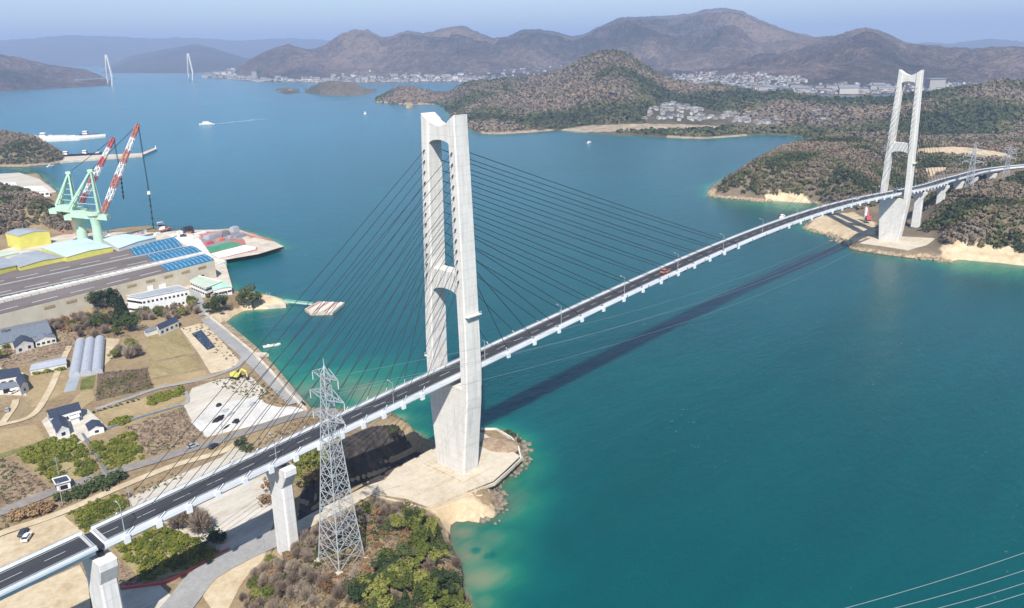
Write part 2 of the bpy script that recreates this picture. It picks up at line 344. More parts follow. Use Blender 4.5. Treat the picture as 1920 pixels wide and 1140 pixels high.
def h1b(x, y):
    d = sdist(x, y, C1B); return np.clip(d*.6, -5, 2)+26*sm(d/45)*(1+.25*fbm(x, y, 40))
HEAD = P([(1332,368),(1400,372),(1440,372),(1500,376),(1560,392),(1640,408),(1690,395),(1700,330),(1680,300),(1600,285),(1520,284),(1480,292),(1440,303),(1400,317),(1350,340)], 3)
RIGHT = P([(1705,440),(1765,474),(1790,474),(1850,478),(1960,488),(2100,500),(2200,330),(1960,330),(1880,332),(1800,345),(1735,375),(1708,400)], 3)
MESAS2 = [(HEAD, 27, 52, 4), (RIGHT, 24, 45, 4)]
def h2(x, y):
    d = sdist(x, y, C2); n = fbm(x, y, 22, 3); z = np.clip((d+n*4)*.55, -6, 4)+np.clip((d-60)*.03, 0, 8)
    for poly, H, wd, ro in MESAS2:
        q = sdist(x, y, poly); z = z+(H*sm(q/wd)+ro*fbm(x, y, 45, 4)*sm(q/wd*2))*sm(d/10)
    dz = np.interp(x, [420, 475, 602, 700, 780, 830, 1500], [8, 43, 35, 31, 29, 29, 60])-np.where(x > 760, 3, 11); dy = np.abs(y-np.where(x > 700, -((x-700)**2)*.0018, 0))
    z = np.where((x > 430) & (x < 1100), np.minimum(z, np.maximum(dz, 6)+np.maximum(0, dy-13)*.7), z)
    q = sdist(x, y, PAD2); z = z*(1-sm(q/4+1))+5.2*sm(q/4+1)
    return z
PAD2 = P([(1600,458),(1640,441),(1765,446),(1742,462),(1706,474),(1650,466)], 4)
def land(name, fn, x0, x1, y0, y1, res, material, sandfn=None):
    xs = np.arange(x0, x1, res); ys = np.arange(y0, y1, res); X, Y = np.meshgrid(xs, ys); X = X.ravel(); Y = Y.ravel(); Z = fn(X, Y)
    s = sandfn(X, Y, Z) if sandfn else np.zeros(len(X))
    return gridmesh(name, np.stack([X, Y, Z], 1), len(ys), len(xs), material, {'sand': s}, keep=Z > -4.5)
BEACH1 = [P([(800,965),(850,1000),(870,1000),(935,970),(905,960),(880,935),(830,945)], 1), P([(700,775),(812,822),(815,838),(780,830),(720,800)], 1), P([(385,605),(418,612),(470,590),(545,577),(545,560),(490,562),(440,585),(400,598)], 1)]
FLD = [P([(1722,272),(1790,270),(1870,278),(1905,286),(1900,292),(1830,292),(1760,286),(1715,282)], 12), P([(1722,309),(1790,308),(1775,318),(1740,324)], 12)]
BEACH2 = FLD+[P([(1436,370),(1500,372),(1560,388),(1580,395),(1545,402),(1500,385),(1436,382)], 2), P([(1765,470),(1850,476),(2000,490),(2000,515),(1850,495),(1765,485)], 1), P([(1510,430),(1530,408),(1600,400),(1640,420),(1640,450),(1600,455),(1560,445)], 3)]
def sandf(polys):
    def f(x, y, z):
        s = np.zeros(len(x))
        for p in polys: s = np.maximum(s, sm(sdist(x, y, p)/3+.5))
        return s
    return f
land('near_land', h1, -330, 230, -230, 1010, 2.5, M['land'], sandf(BEACH1))
land('left_headland', h1b, 40, 330, 800, 1350, 8, M['woodfloor'])
land('far_shore_land', h2, 300, 1400, -380, 900, 5, M['woodfloor'], sandf(BEACH2))
# ranges of hills seen across the water
def fuzz(x, y, a): return a*(fbm(x, y, 150, 4, .8))
def rng_mesh(name, coast, crest, rk, px0, px1, step, nt_, material, amp=.25, ns=300, flat=.06, pw=.85, sand=None, back=.5, jit=1.5, mid=None, sharp=1.0):
    pxs = np.arange(px0, px1+.1, step); ip = lambda tb: np.interp(pxs, [a for a, b in tb], [b for a, b in tb])
    cy, ky, rr = ip(coast), ip(crest), ip(rk); t = np.concatenate([np.linspace(-.06, 1, nt_), np.linspace(1, 1+back, max(4, nt_//3))[1:]])
    V = np.empty((len(t), len(pxs), 3)); HH = np.empty((len(t), len(pxs))); S = np.zeros((len(t), len(pxs)))
    for j, p in enumerate(pxs):
        c = at(p, cy[j], 0); rc = cy[j] if cy[j] > 2000 else math.hypot(c[0]-CAM[0], c[1]-CAM[1]); rr[j] = max(rr[j], rc*1.05+40); k = at_r(p, ky[j], rr[j]); d = (k[:2]-CAM[:2])/rr[j]
        r = rc+(rr[j]-rc)*t; V[:, j, 0] = CAM[0]+d[0]*r; V[:, j, 1] = CAM[1]+d[1]*r; HH[:, j] = k[2]
    tt = t[:, None]; X, Y = V[..., 0], V[..., 1]
    tw = np.clip(tt+.18*fbm(X, Y, ns*1.6, 3)*4*np.clip(tt, 0, 1)*np.clip(1-tt, 0, 1), -.1, 2)
    up = np.clip((tw-flat)/(1-flat), 0, 1)**pw; dn = np.where(tt > 1, 1-((tt-1)/back)**1.3*.9, 1)
    rg = 1-2*np.abs(fbm(X, Y, ns, 5, .55)); env = np.clip(tt-flat, 0, 1)*np.clip(1-tt, 0, 1)*4
    Z = HH*up*dn*(1+0*rg)+HH*amp*rg*env+np.abs(HH)*.0
    Z = Z+3.0*(np.clip(tt/.03, -2, 1))*(tt < flat*1.2+.05)*(up < .08)+jit*fbm(X, Y, 25, 2)*sm((tt-flat)*10)
    Z = np.where(tt <= 0, tt*60, np.maximum(Z, 1.5*np.clip(tt/.01, 0, 1)))
    RR = np.hypot(V[..., 0]-CAM[0], V[..., 1]-CAM[1]); lim = CAM[2]+(HH-CAM[2])*RR/rr[None, :]
    lim = lim-(HH*.05)*np.clip((1-tt)*6, 0, 1); Z = np.where((tt > .02) & (tt < 1), np.where(Z > lim, lim-.12*(Z-lim), Z), Z)
    Z = np.where(tt > .05, Z+fuzz(X, Y, jit*2.2)*sm((tt-.1)*5), Z)
    V[..., 2] = Z
    if sand:
        PX = np.broadcast_to(pxs[None, :], S.shape); q = V.reshape(-1, 3); u, v = to_px(q)
        for poly in sand: S = np.maximum(S, sm(sdist(u, v, poly).reshape(S.shape)/1.5+.5))
    o = gridmesh(name, V.reshape(-1, 3), len(t), len(pxs), material, {'sand': S.ravel()}); return V
PEN = rng_mesh('peninsula_hills',
  [(704,191),(712,191),(740,195),(790,196),(815,193),(828,198),(850,222),(870,238),(885,246),(905,251),(940,252),(1000,248),(1050,245),(1100,249),(1200,255),(1300,260),(1330,260),(1440,252),(1490,254),(1530,262),(1920,262),(2200,262)],
  [(704,191),(715,183),(730,176),(750,169),(775,166),(800,169),(820,176),(845,174),(860,163),(880,154),(900,151),(930,153),(960,149),(985,144),(1010,143),(1040,138),(1060,131),(1080,119),(1100,107),(1120,100),(1145,97),(1165,99),(1185,109),(1210,126),(1235,141),(1260,149),(1300,159),(1350,164),(1400,169),(1430,176),(1450,171),(1480,171),(1500,179),(1530,185),(1560,189),(1600,191),(1650,191),(1690,186),(1740,179),(1780,171),(1820,161),(1850,156),(1880,153),(1920,154),(2200,150)],
  [(704,2560),(830,2750),(900,2600),(1150,2350),(1300,2350),(1560,2050),(1700,1950),(1920,2050),(2200,2050)], 704, 2200, 3, 95, M['midhill'], amp=.16, ns=260, flat=.12, pw=1.25, jit=5,
  sand=[[(1050,243),(1100,236),(1200,232),(1300,234),(1390,239),(1300,243),(1200,245),(1080,248)], [(1250,254),(1330,257),(1400,251),(1400,255),(1330,261),(1250,259)], [(900,246),(1050,242),(1000,249),(905,252)]])
rng_mesh('far_mountains', [(540,148),(1300,148),(2100,138)], [(540,100),(590,91),(610,83),(640,63),(665,55),(690,57),(715,70),(735,68),(760,59),(790,62),(810,58),(850,50),(870,49),(900,62),(925,72),(950,68),(980,56),(1010,55),(1040,60),(1070,67),(1095,64),(1120,50),(1160,34),(1200,31),(1250,30),(1290,26),(1330,17),(1360,14),(1390,20),(1430,38),(1470,54),(1510,66),(1560,80),(1700,95),(2100,100)],
  [(540,6400),(665,6300),(1100,6900),(1360,7300),(2100,7000)], 540, 2100, 3, 60, M['farhill'], amp=.55, ns=700, flat=.02, pw=.9, jit=7)
FR = rng_mesh('town_hills', [(380,146),(430,149),(480,154),(600,156),(700,156),(800,154),(880,154),(1000,156),(1300,165),(1430,173),(1500,177),(1600,179),(1700,177),(1850,168),(2200,165)],
  [(380,145),(430,132),(455,118),(490,100),(520,88),(540,83),(560,88),(600,100),(650,114),(720,122),(800,125),(900,126),(1000,122),(1100,116),(1180,108),(1240,100),(1300,93),(1400,87),(1470,79),(1520,71),(1560,67),(1590,58),(1625,51),(1650,58),(1680,72),(1700,80),(1740,84),(1780,90),(1810,90),(1850,88),(1900,87),(1960,92),(2200,90)],
  [(380,6600),(540,6000),(900,5200),(1300,5200),(1625,4900),(2200,4700)], 380, 2200, 3, 70, M['farhill'], amp=.5, ns=430, flat=.14, pw=1.05, jit=6)
rng_mesh('strait_hill', [(190,137),(300,137),(480,140),(560,142)], [(190,136),(215,120),(240,106),(290,96),(330,89),(365,82),(400,90),(440,103),(470,111),(520,120),(560,135)], [(190,11500),(560,9500)], 190, 560, 3, 30, M['darkhill'], amp=.18, ns=700, flat=.08, jit=5)
rng_mesh('left_shore_hill', [(-120,178),(0,172),(100,166),(190,161),(212,160)], [(-120,82),(-40,94),(0,101),(40,108),(80,118),(120,126),(160,131),(190,142),(212,159)], [(-120,5400),(100,5600),(212,5300)], -120, 212, 3, 40, M['farhill'], amp=.2, ns=420, flat=.06, jit=5)
rng_mesh('distant_mountains', [(-200,13000),(720,13000)], [(-200,70),(0,75),(60,72),(130,66),(200,68),(280,72),(360,70),(440,76),(520,72),(600,73),(660,82),(720,96)], [(-200,16000),(720,16000)], -200, 720, 6, 16, M['darkhill'], amp=.15, ns=1500, flat=.0, jit=10)
rng_mesh('distant_mountains_east', [(1600,12000),(2200,12000)], [(1600,96),(1700,85),(1740,79),(1780,83),(1850,73),(1900,76),(1960,78),(2200,80)], [(1600,14500),(2200,14500)], 1600, 2200, 6, 16, M['darkhill'], amp=.15, ns=1500, flat=.0, jit=10)
rng_mesh('wooded_islet', [(572,174),(600,178),(640,180),(680,178),(706,173)], [(572,173),(585,162),(605,155),(630,152),(655,153),(672,160),(690,168),(706,172)], [(572,3000),(706,3000)], 572, 706, 2, 24, M['midhill'], amp=.1, ns=80, flat=.02, pw=.6, jit=3)
rng_mesh('rocky_islet', [(518,172),(535,177),(562,174)], [(518,171),(527,166),(540,164),(553,167),(562,172)], [(518,3060),(562,3060)], 518, 562, 2, 12, M['midhill'], amp=.1, ns=60, flat=.02, pw=.5, jit=2)
# ---- sea
def build_sea():
    rows = np.concatenate([np.linspace(1500, 300, 240), np.linspace(297, 140, 80), np.linspace(138, 102, 28)])
    rad = np.array([math.hypot(*(at(960, r, 0)[:2]-CAM[:2])) for r in rows]); rad = np.concatenate([[5, 60], rad, [22000, 34000, 52000]])
    az = np.concatenate([np.linspace(-180, -58, 24)[:-1], np.linspace(-58, 58, 400), np.linspace(58, 180, 24)[1:]])
    A = np.radians(az)+YAW; R_, A_ = np.meshgrid(rad, A, indexing='ij'); X = CAM[0]+R_*np.cos(A_); Y = CAM[1]+R_*np.sin(A_)
    x, y = X.ravel(), Y.ravel(); near = R_.ravel() < 2600; D = np.full(len(x), 1e3)
    xn, yn = x[near], y[near]; d = np.minimum(np.abs(sdist(xn, yn, C1))*1.0, np.abs(sdist(xn, yn, C2))*.9); pc = PEN[5, ::6, :2]
    d = np.minimum(d, segdist(xn, yn, [tuple(p) for p in pc], False)*.5)
    d = d*(1+.45*fbm(xn, yn, 18, 3)); dep = 1-np.exp(-d/9.0)
    for (px, py, r, s) in [(880,1035,15,1.0),(895,1085,14,.96),(905,1130,11,.85),(960,960,13,.62),(1000,880,9,.5),(985,925,11,.6),(868,1000,10,1.0),(920,1010,14,.85),(945,1060,12,.5),(690,735,14,.85),(745,785,10,.95),
                           (690,742,26,.62),(620,712,24,.5),(760,790,14,.8),(650,760,16,.75),(590,730,18,.55),(540,660,22,.34),(480,600,20,.3),(500,640,16,.3),(720,700,24,.42),(780,740,16,.5),(860,800,8,.4),
                           (1470,388,30,.55),(1400,384,24,.4),(1350,380,18,.35),(1530,392,18,.6),(1850,502,24,.55),(1920,512,26,.55),(1780,500,16,.4),(1660,488,14,.35)]:
        c = at(px, py, 0); rr = np.hypot(xn-c[0], yn-c[1])/(r*(1+.3*fbm(xn, yn, 15, 3))); dep = np.minimum(dep, 1-s*np.exp(-rr*rr*.8)) if s > .7 else dep*(1-s*np.exp(-rr*rr*.8))
    D = np.ones(len(x)); D[near] = dep
    # the dark weed bed off the little beach
    for px, py, r in [(922,1040,2.6),(893,1032,1.6),(985,905,2.5),(1010,885,2.2)]:
        c = at(px, py, 0); rr = np.hypot(x-c[0], y-c[1])/r; D = np.maximum(D, .42*np.exp(-rr**2)*np.clip(.9+1.6*fbm(x, y, 2.4, 3), 0, 1.3))
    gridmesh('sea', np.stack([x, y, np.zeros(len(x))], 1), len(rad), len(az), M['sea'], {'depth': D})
build_sea()

# ---- air
def haze():
    m = bpy.data.materials.new('haze_air'); m.use_nodes = True; t = m.node_tree; t.nodes.remove(t.nodes['Principled BSDF']); v = t.nodes.new('ShaderNodeVolumePrincipled')
    v.inputs['Color'].default_value = (.52, .68, 1.0, 1); v.inputs['Density'].default_value = 1.1e-4; v.inputs['Anisotropy'].default_value = 0.0; t.links.new(v.outputs[0], t.nodes['Material Output'].inputs['Volume'])
    b = MB(); b.box((CAM[0]+_F[0]*4000, CAM[1]+_F[1]*4000, -8), (56000, 56000, 760)); o = b.build('haze', m); tag(o, 'pale blue haze filling the air over the strait', 'haze', kind='stuff')
haze()
# ================================================================== THE BRIDGE
_kx = [-170,-128,-90,-50,0,50,100,150,200,240,290,372,472,560,602]; _kz = [34.6,36.9,39,41.2,43.3,45.3,48,51,52.8,53.2,52.5,49.3,43.2,38.2,35.6]
_pz = np.polyfit(_kx, _kz, 5)
def DZ(x): 
    if x < -128: return float(np.polyval(_pz, -128))+(x+128)*.05
    return float(np.polyval(_pz, x)) if x <= 602 else float(np.polyval(_pz, 602))-(x-602)*.052+max(0, x-640)**2*.00008
def DY(x):  # plan of the deck: straight, the far approach swings a little to the right
    return 0 if x < 700 else -((x-700)**2)*.0018
bridge = thing('cable_stayed_bridge', 'long white cable stayed road bridge with two H shaped concrete towers crossing the blue strait', 'bridge')
def sec(z, y0, y1, hx, X, c=.35):  # chamfered rectangle
    s = 1 if y1 > y0 else -1
    a, b = min(y0, y1), max(y0, y1); return [(X-hx+c, a, z), (X+hx-c, a, z), (X+hx, a+c, z), (X+hx, b-c, z), (X+hx-c, b, z), (X-hx+c, b, z), (X-hx, b-c, z), (X-hx, a+c, z)]
OUT = [(5, 7.3), (34, 10.3), (44, 10.6), (57, 10.5), (86, 9.8), (114, 8.8), (134.8, 8.0)]
INN = [(39, 7.3), (57, 6.9), (73, 6.3), (83, 5.7), (102, 5.3), (122, 5.0), (134.8, 4.6)]
HX = [(5, 4.0), (44, 3.9), (80, 3.5), (134.8, 3.2)]
ip = lambda t, z: float(np.interp(z, [a for a, b in t], [b for a, b in t]))
def top_z(y): return 131.0+3.9*min(1, abs(y)/7.9)**1.6
def make_tower(X, base):
    m = MB(); zs = [base, 5.2, 34, 38.2, 38.6]
    m.loft([sec(z, -ip(OUT, z), ip(OUT, z), ip(HX, z), X, .5) for z in (base, 20, 34, 39.2)])
    tw = m.build('tower', M['tower'], bridge)
    for s in (-1, 1):
        m = MB(); zz = [39.2, 44, 57, 73, 83, 102, 122, 130]
        secs = [sec(z, s*ip(INN, z), s*ip(OUT, z), ip(HX, z), X) for z in zz]
        # the head: the top slopes down towards the notch between the legs
        last = sec(132, s*ip(INN, 132), s*ip(OUT, 132), 3.2, X); last = [(x, y, top_z(y)) for x, y, z in last]; secs.append(last)
        m.loft(secs); lg = m.build('leg', M['tower'], tw)
        m = MB()   # maintenance landing on the outer face
        for z in ((66.5,) if s < 0 else (47,)):
            m.box((X, s*(ip(OUT, z)+.75), z), (6.8, 1.5, .35)); 
            for k in range(5): m.bar((X-3.2+1.6*k, s*(ip(OUT, z)+1.4), z), (X-3.2+1.6*k, s*(ip(OUT, z)+1.4), z+1.2), .08)
            m.bar((X-3.3, s*(ip(OUT, z)+1.4), z+1.2), (X+3.3, s*(ip(OUT, z)+1.4), z+1.2), .09)
            m.bar((X-2.5, s*(ip(OUT, z)+1.3), z), (X-2.5, s*ip(OUT, z-1.6), z-1.5), .2); m.bar((X+2.5, s*(ip(OUT, z)+1.3), z), (X+2.5, s*ip(OUT, z-1.6), z-1.5), .2)
        m.build('maintenance_platform', M['offwhite'], tw)
    for zb, zt, arch, nm in ((124.6, None, 2.0, 'upper'), (72.6, 81.5, 2.6, 'lower')):
        m = MB(); N = 14; hx = 2.75; ys = [(-1+2*i/N) for i in range(N+1)]; bot = []; tp = []
        for u in ys:
            w_ = ip(INN, zb+1)+.25; y = u*w_; bot.append((y, zb+arch*math.sqrt(max(0, 1-u*u*.98)))); tp.append((y, top_z(y)-.03 if zt is None else zt))
        prof = bot+tp[::-1]; n = len(prof); vs = [(X-hx, y, z) for y, z in prof]+[(X+hx, y, z) for y, z in prof]
        fs = [(i, i+1, 2*N+1-i-1, 2*N+1-i) for i in range(N)]; fs2 = [tuple(n+k for k in f[::-1]) for f in fs]
        m.add(vs, fs+fs2+[((i+1) % n, i, n+i, n+(i+1) % n) for i in range(n)]); m.build('crossbeam', M['tower'], tw)
    m = MB(); m.box((X, 0, base-1.6), (15, 22, 1.75)); m.build('footing', M['padcon'], tw)
    for sy in (-1, 1):
        for k in range(13 if X == 0 else 0):
            z = 122.6-3.62*k; y = sy*(ip(INN, z)+ip(OUT, z))/2
            for sx in (-1, 1): m = MB(); m.bar((X+sx*(ip(HX, z)-.05), y, z+.3), (X+sx*(ip(HX, z)+.55), y, z-.35), .55, n=6); m.build('cable_anchor', M['darkmetal'], tw)
    return tw
make_tower(0, 4.6); make_tower(475, 5.2)
# deck
def deck_loft(m, prof, x0, x1, st=5.0):
    xs = list(np.arange(x0, x1, st))+[x1]; secs = []
    for x in xs: secs.append([(x, DY(x)+y, DZ(x)+z) for y, z in prof])
    m.loft(secs)
HW = 4.95
BOX = [(-HW, 0), (-HW, -1.1), (-4.15, -1.6), (-3.1, -2.6), (3.1, -2.6), (4.15, -1.6), (HW, -1.1), (HW, 0)][::-1]
m = MB(); deck_loft(m, BOX, -127.3, 602); deck = m.build('deck', M['deckwhite'], bridge)
m = MB(); deck_loft(m, [(-HW, .1), (-HW, -.5), (-2.8, -.8), (-2.5, -3.0), (2.5, -3.0), (2.8, -.8), (HW, -.5), (HW, .1)][::-1], -340, -129.1); adeck = m.build('approach_deck', [M['deckgrey']], bridge)
m = MB(); deck_loft(m, [(-HW, 0), (-HW, -.9), (-2.8, -1.3), (-2.5, -3.0), (2.5, -3.0), (2.8, -1.3), (HW, -.9), (HW, 0)][::-1], 603, 930); fdeck = m.build('approach_deck', [M['deckwhite']], bridge)
def strip(m, y0, y1, z, x0, x1, st=5.0):
    xs = list(np.arange(x0, x1, st))+[x1]; vs = []; fs = []
    for x in xs: vs += [(x, DY(x)+y0, DZ(x)+z), (x, DY(x)+y1, DZ(x)+z)]
    for i in range(len(xs)-1): fs.append((2*i, 2*i+2, 2*i+3, 2*i+1))
    m.add(vs, fs)
for x0, x1, d in ((-340, -129.3, adeck), (-126.9, 601.8, deck), (603.2, 930, fdeck)):
    m = MB(); strip(m, -3.9, 4.35, .13, x0, x1); m.build('road_surface', M['asphalt'], d)
    m = MB(); strip(m, -3.35, -3.17, .137, x0, x1); strip(m, 3.6, 3.78, .137, x0, x1)
    x = x0
    while x+5 < x1: strip(m, .1, .3, .137, x, x+5, 5); x += 10
    m.build('lane_marking', M['paint'], d)
    for s in (-1, 1):
        m = MB(); y = s*4.72
        deck_loft(m, [(y-.2, 0), (y-.16, .75), (y+.16, .75), (y+.2, 0)], x0, x1); m.build('parapet', M['deckwhite'], d)
        m = MB()
        for zr in (.98, 1.22):
            xs = list(np.arange(x0, x1-5, 10.))+[x1-.3]
            for x, x2 in zip(xs[:-1], xs[1:]): m.bar((x-.05, DY(x)+y, DZ(x)+zr), (x2+.05, DY(x2)+y, DZ(x2)+zr), .07)
        for x in np.arange(x0+1, x1, 2.5 if x0 < 600 else 5): m.bar((x, DY(x)+y, DZ(x)+.7), (x, DY(x)+y, DZ(x)+1.25), .09)
        m.build('railing', M['rail'], d)
    m = MB(); strip(m, -4.5, -3.95, .22, x0, x1); m.build('kerb_walkway', M['deckwhite'], d)
# expansion joints at the end of the side span
m = MB(); m.box((-128.2, 0, DZ(-128)-1.2), (1.9, 8.6, 1.0)); m.build('expansion_joint', M['darkmetal'], bridge)
m = MB()
for x in (-129.9, -126.4): m.box((x, .2, DZ(x)+.14), (.8, 8.2, .05))
m.build('joint_threshold', M['paint'], bridge)
# cables
A_near_side = [-20-8.5*k for k in range(13)]; A_near_main = [24+15.3*k for k in range(13)]
A_far_main = [475-24-16.4*k for k in range(12)]; A_far_side = [475+21+9.2*k for k in range(12)]
anch = []
def fan(X, xs, n):
    for s in (-1, 1):
        for k, x in enumerate(xs):
            zt = 79.2+(122.6-79.2)*k/(n-1); yt = s*(ip(INN, zt)+ip(OUT, zt))/2; sx = 1 if x > X else -1
            a = Vector((X+sx*(ip(HX, zt)+.1), yt, zt)); b = Vector((x, s*4.98, DZ(x)+.3)); m = MB(); pts = []
            L = (a-b).length; mid = (a+b)/2-Vector((0, 0, L*L*.000022*1.2))
            for i in range(9): t = i/8; pts.append(a*(1-t)**2+mid*2*t*(1-t)+b*t*t)
            for i in range(8): m.bar(pts[i], pts[i+1], .25 if sx > 0 else .19, n=5)
            m.build('stay_cable', M['cable'], bridge); anch.append((x, s, (a-b).normalized()))
fan(0, A_near_side, 13); fan(0, A_near_main, 13); fan(475, A_far_main, 12); fan(475, A_far_side, 12)
for x, s, d in anch:
    m = MB(); z = DZ(x); y = s*4.98
    m.box((x, s*5.1, z-2.3), (1.5, .75, 2.3), top=1.0); m.bar((x, y, z-.1), Vector((x, y, z))+d*2.6, .34, n=6); m.build('anchor_bracket', M['deckwhite'], deck)
# girder joints on the steel part of the span
m = MB()
for x in np.arange(86, 600, 17.2): m.box((x, -5.0, DZ(x)-1.25), (.35, .16, 1.2)); m.bar((x, -4.2, DZ(x)-1.7), (x, -3.2, DZ(x)-2.75), .35)
m.build('panel_joint', M['darkmetal'], deck)
# drain brackets under the approach
def hammer(X, ztop, base, hw, dx, par, capw):
    m = MB(); c = .5
    m.loft([sec(z, -w_+DY(X), w_+DY(X), d_, X, .5) for z, w_, d_ in ((base, hw+.3, dx), (ztop-6.5, hw, dx))]); p = m.build('side_pier', M['pier'], par)
    m = MB(); m.loft([sec(z, -w_+DY(X), w_+DY(X), d_, X, .25) for z, w_, d_ in ((ztop-6.5, hw+.02, dx+.06), (ztop-2.0, capw, dx+.06), (ztop, capw, dx+.06))]); m.build('pier_cap', M['pier'], p)
    m = MB()
    for s in (-1, 1): m.box((X, DY(X)+s*2.6, ztop), (1.2, 1.2, DZ(X)-2.6-ztop+.05))
    m.build('bearing', M['darkmetal'], p); return p
hammer(-74, DZ(-74)-3.4, 3, 3.7, 2.0, bridge, 6.4); hammer(-128.0, DZ(-128)-3.9, 3, 4.9, 2.3, bridge, 6.9)
hammer(538, DZ(538)-3.4, 5, 3.2, 1.8, bridge, 5.6); hammer(602.4, DZ(602)-3.8, 8, 3.2, 1.8, bridge, 5.6)
for X in (655, 705, 755): hammer(X, DZ(X)-3.8, 5, 3.4, 1.6, bridge, 4.6)
# ------------------------------------------------------------------ lamps on the deck
def make_lamp():
    t = thing('street_lamp', 'x', 'street lamp'); m = MB()
    m.bar((0, 0, 0), (0, 0, 8), .28, n=8, w2=.16); m.bar((0, 0, 7.9), (0, 1.7, 8.35), .12, n=6); m.build('pole', M['steel'], t)
    m = MB(); m.box((0, 0, 0), (.5, .5, .25)); m.build('base_plate', M['steel'], t)
    m = MB(); m.loft([[(-.16, 1.6, 8.3), (.16, 1.6, 8.3), (.16, 1.6, 8.45), (-.16, 1.6, 8.45)], [(-.2, 2.5, 8.4), (.2, 2.5, 8.4), (.12, 2.5, 8.55), (-.12, 2.5, 8.55)]]); m.build('lamp_head', M['rail'], t); return t
lamp = make_lamp(); ORD = ['first', 'second', 'third', 'fourth', 'fifth', 'sixth', 'seventh', 'eighth', 'ninth', 'tenth', 'eleventh', 'twelfth', 'thirteenth']
lx = [-122, -77, -32]+[12+45*k for k in range(13)]+[640, 690, 740]
for i, x in enumerate(lx):
    if x < 0: lb = ['slim grey street lamp on the deck beside the expansion joint above the end pier', 'slim grey street lamp on the deck above the hammerhead pier', 'slim grey street lamp on the deck just left of the near tower'][i]
    elif x < 600: lb = f'{ORD[i-3]} slim street lamp from the near tower along the main part of the deck'
    else: lb = f'{ORD[i-16]} slim street lamp on the deck beyond the far tower'
    loc = (x, DY(x)-4.2, DZ(x)+.2)
    if i == 0: lamp.location = loc; lamp['label'] = lb; lamp['group'] = 'street lamps along the bridge deck'; 
    else: dup(lamp, loc, 0, 1, lb, 'street lamps along the bridge deck')

# ================================================================== NEAR LAND: sheets lying on the flat
GZ = 4.0
def sheet(name, pts, material, lift=.05, zz=None, px=True, kind='structure'):
    p = P(pts, zz or GZ) if px else pts; n = len(p)
    A = sum(p[i][0]*p[(i+1) % n][1]-p[(i+1) % n][0]*p[i][1] for i in range(n))
    if A < 0: p = p[::-1]
    z = (zz or GZ)+lift; me = bpy.data.meshes.new(name); me.from_pydata([(a, b, z) for a, b in p]+[(a, b, z-.3) for a, b in p], [], [tuple(range(n))]+[(i, n+i, n+(i+1) % n, (i+1) % n) for i in range(n)])
    me.materials.append(material); o = bpy.data.objects.new(name, me); COL.objects.link(o); o['kind'] = kind; return o
def roadstrip(name, pts, wid, material, lift=.1, hf=None, px=True):
    p = np.array(P(pts, GZ) if px else pts); q = [p[0]]
    for i in range(len(p)-1):
        p0, p1, p2, p3 = p[max(i-1, 0)], p[i], p[i+1], p[min(i+2, len(p)-1)]
        for t in (.2, .4, .6, .8, 1): q.append(.5*((2*p1)+(-p0+p2)*t+(2*p0-5*p1+4*p2-p3)*t*t+(-p0+3*p1-3*p2+p3)*t**3))
    q = np.array(q); d = np.gradient(q, axis=0); d /= np.linalg.norm(d, axis=1)[:, None]+1e-9; nn = np.stack([-d[:, 1], d[:, 0]], 1)
    ks = np.linspace(-.5, .5, 4); V = np.array([[*(q[i]+nn[i]*wid*k), 0] for i in range(len(q)) for k in ks])
    V[:, 2] = (np.maximum(hf(V[:, 0], V[:, 1]), GZ) if hf else GZ)+lift
    o = gridmesh(name, V, len(q), 4, material); return o
L = 0
def lift():
    global L; L += 1; return .05+.006*L
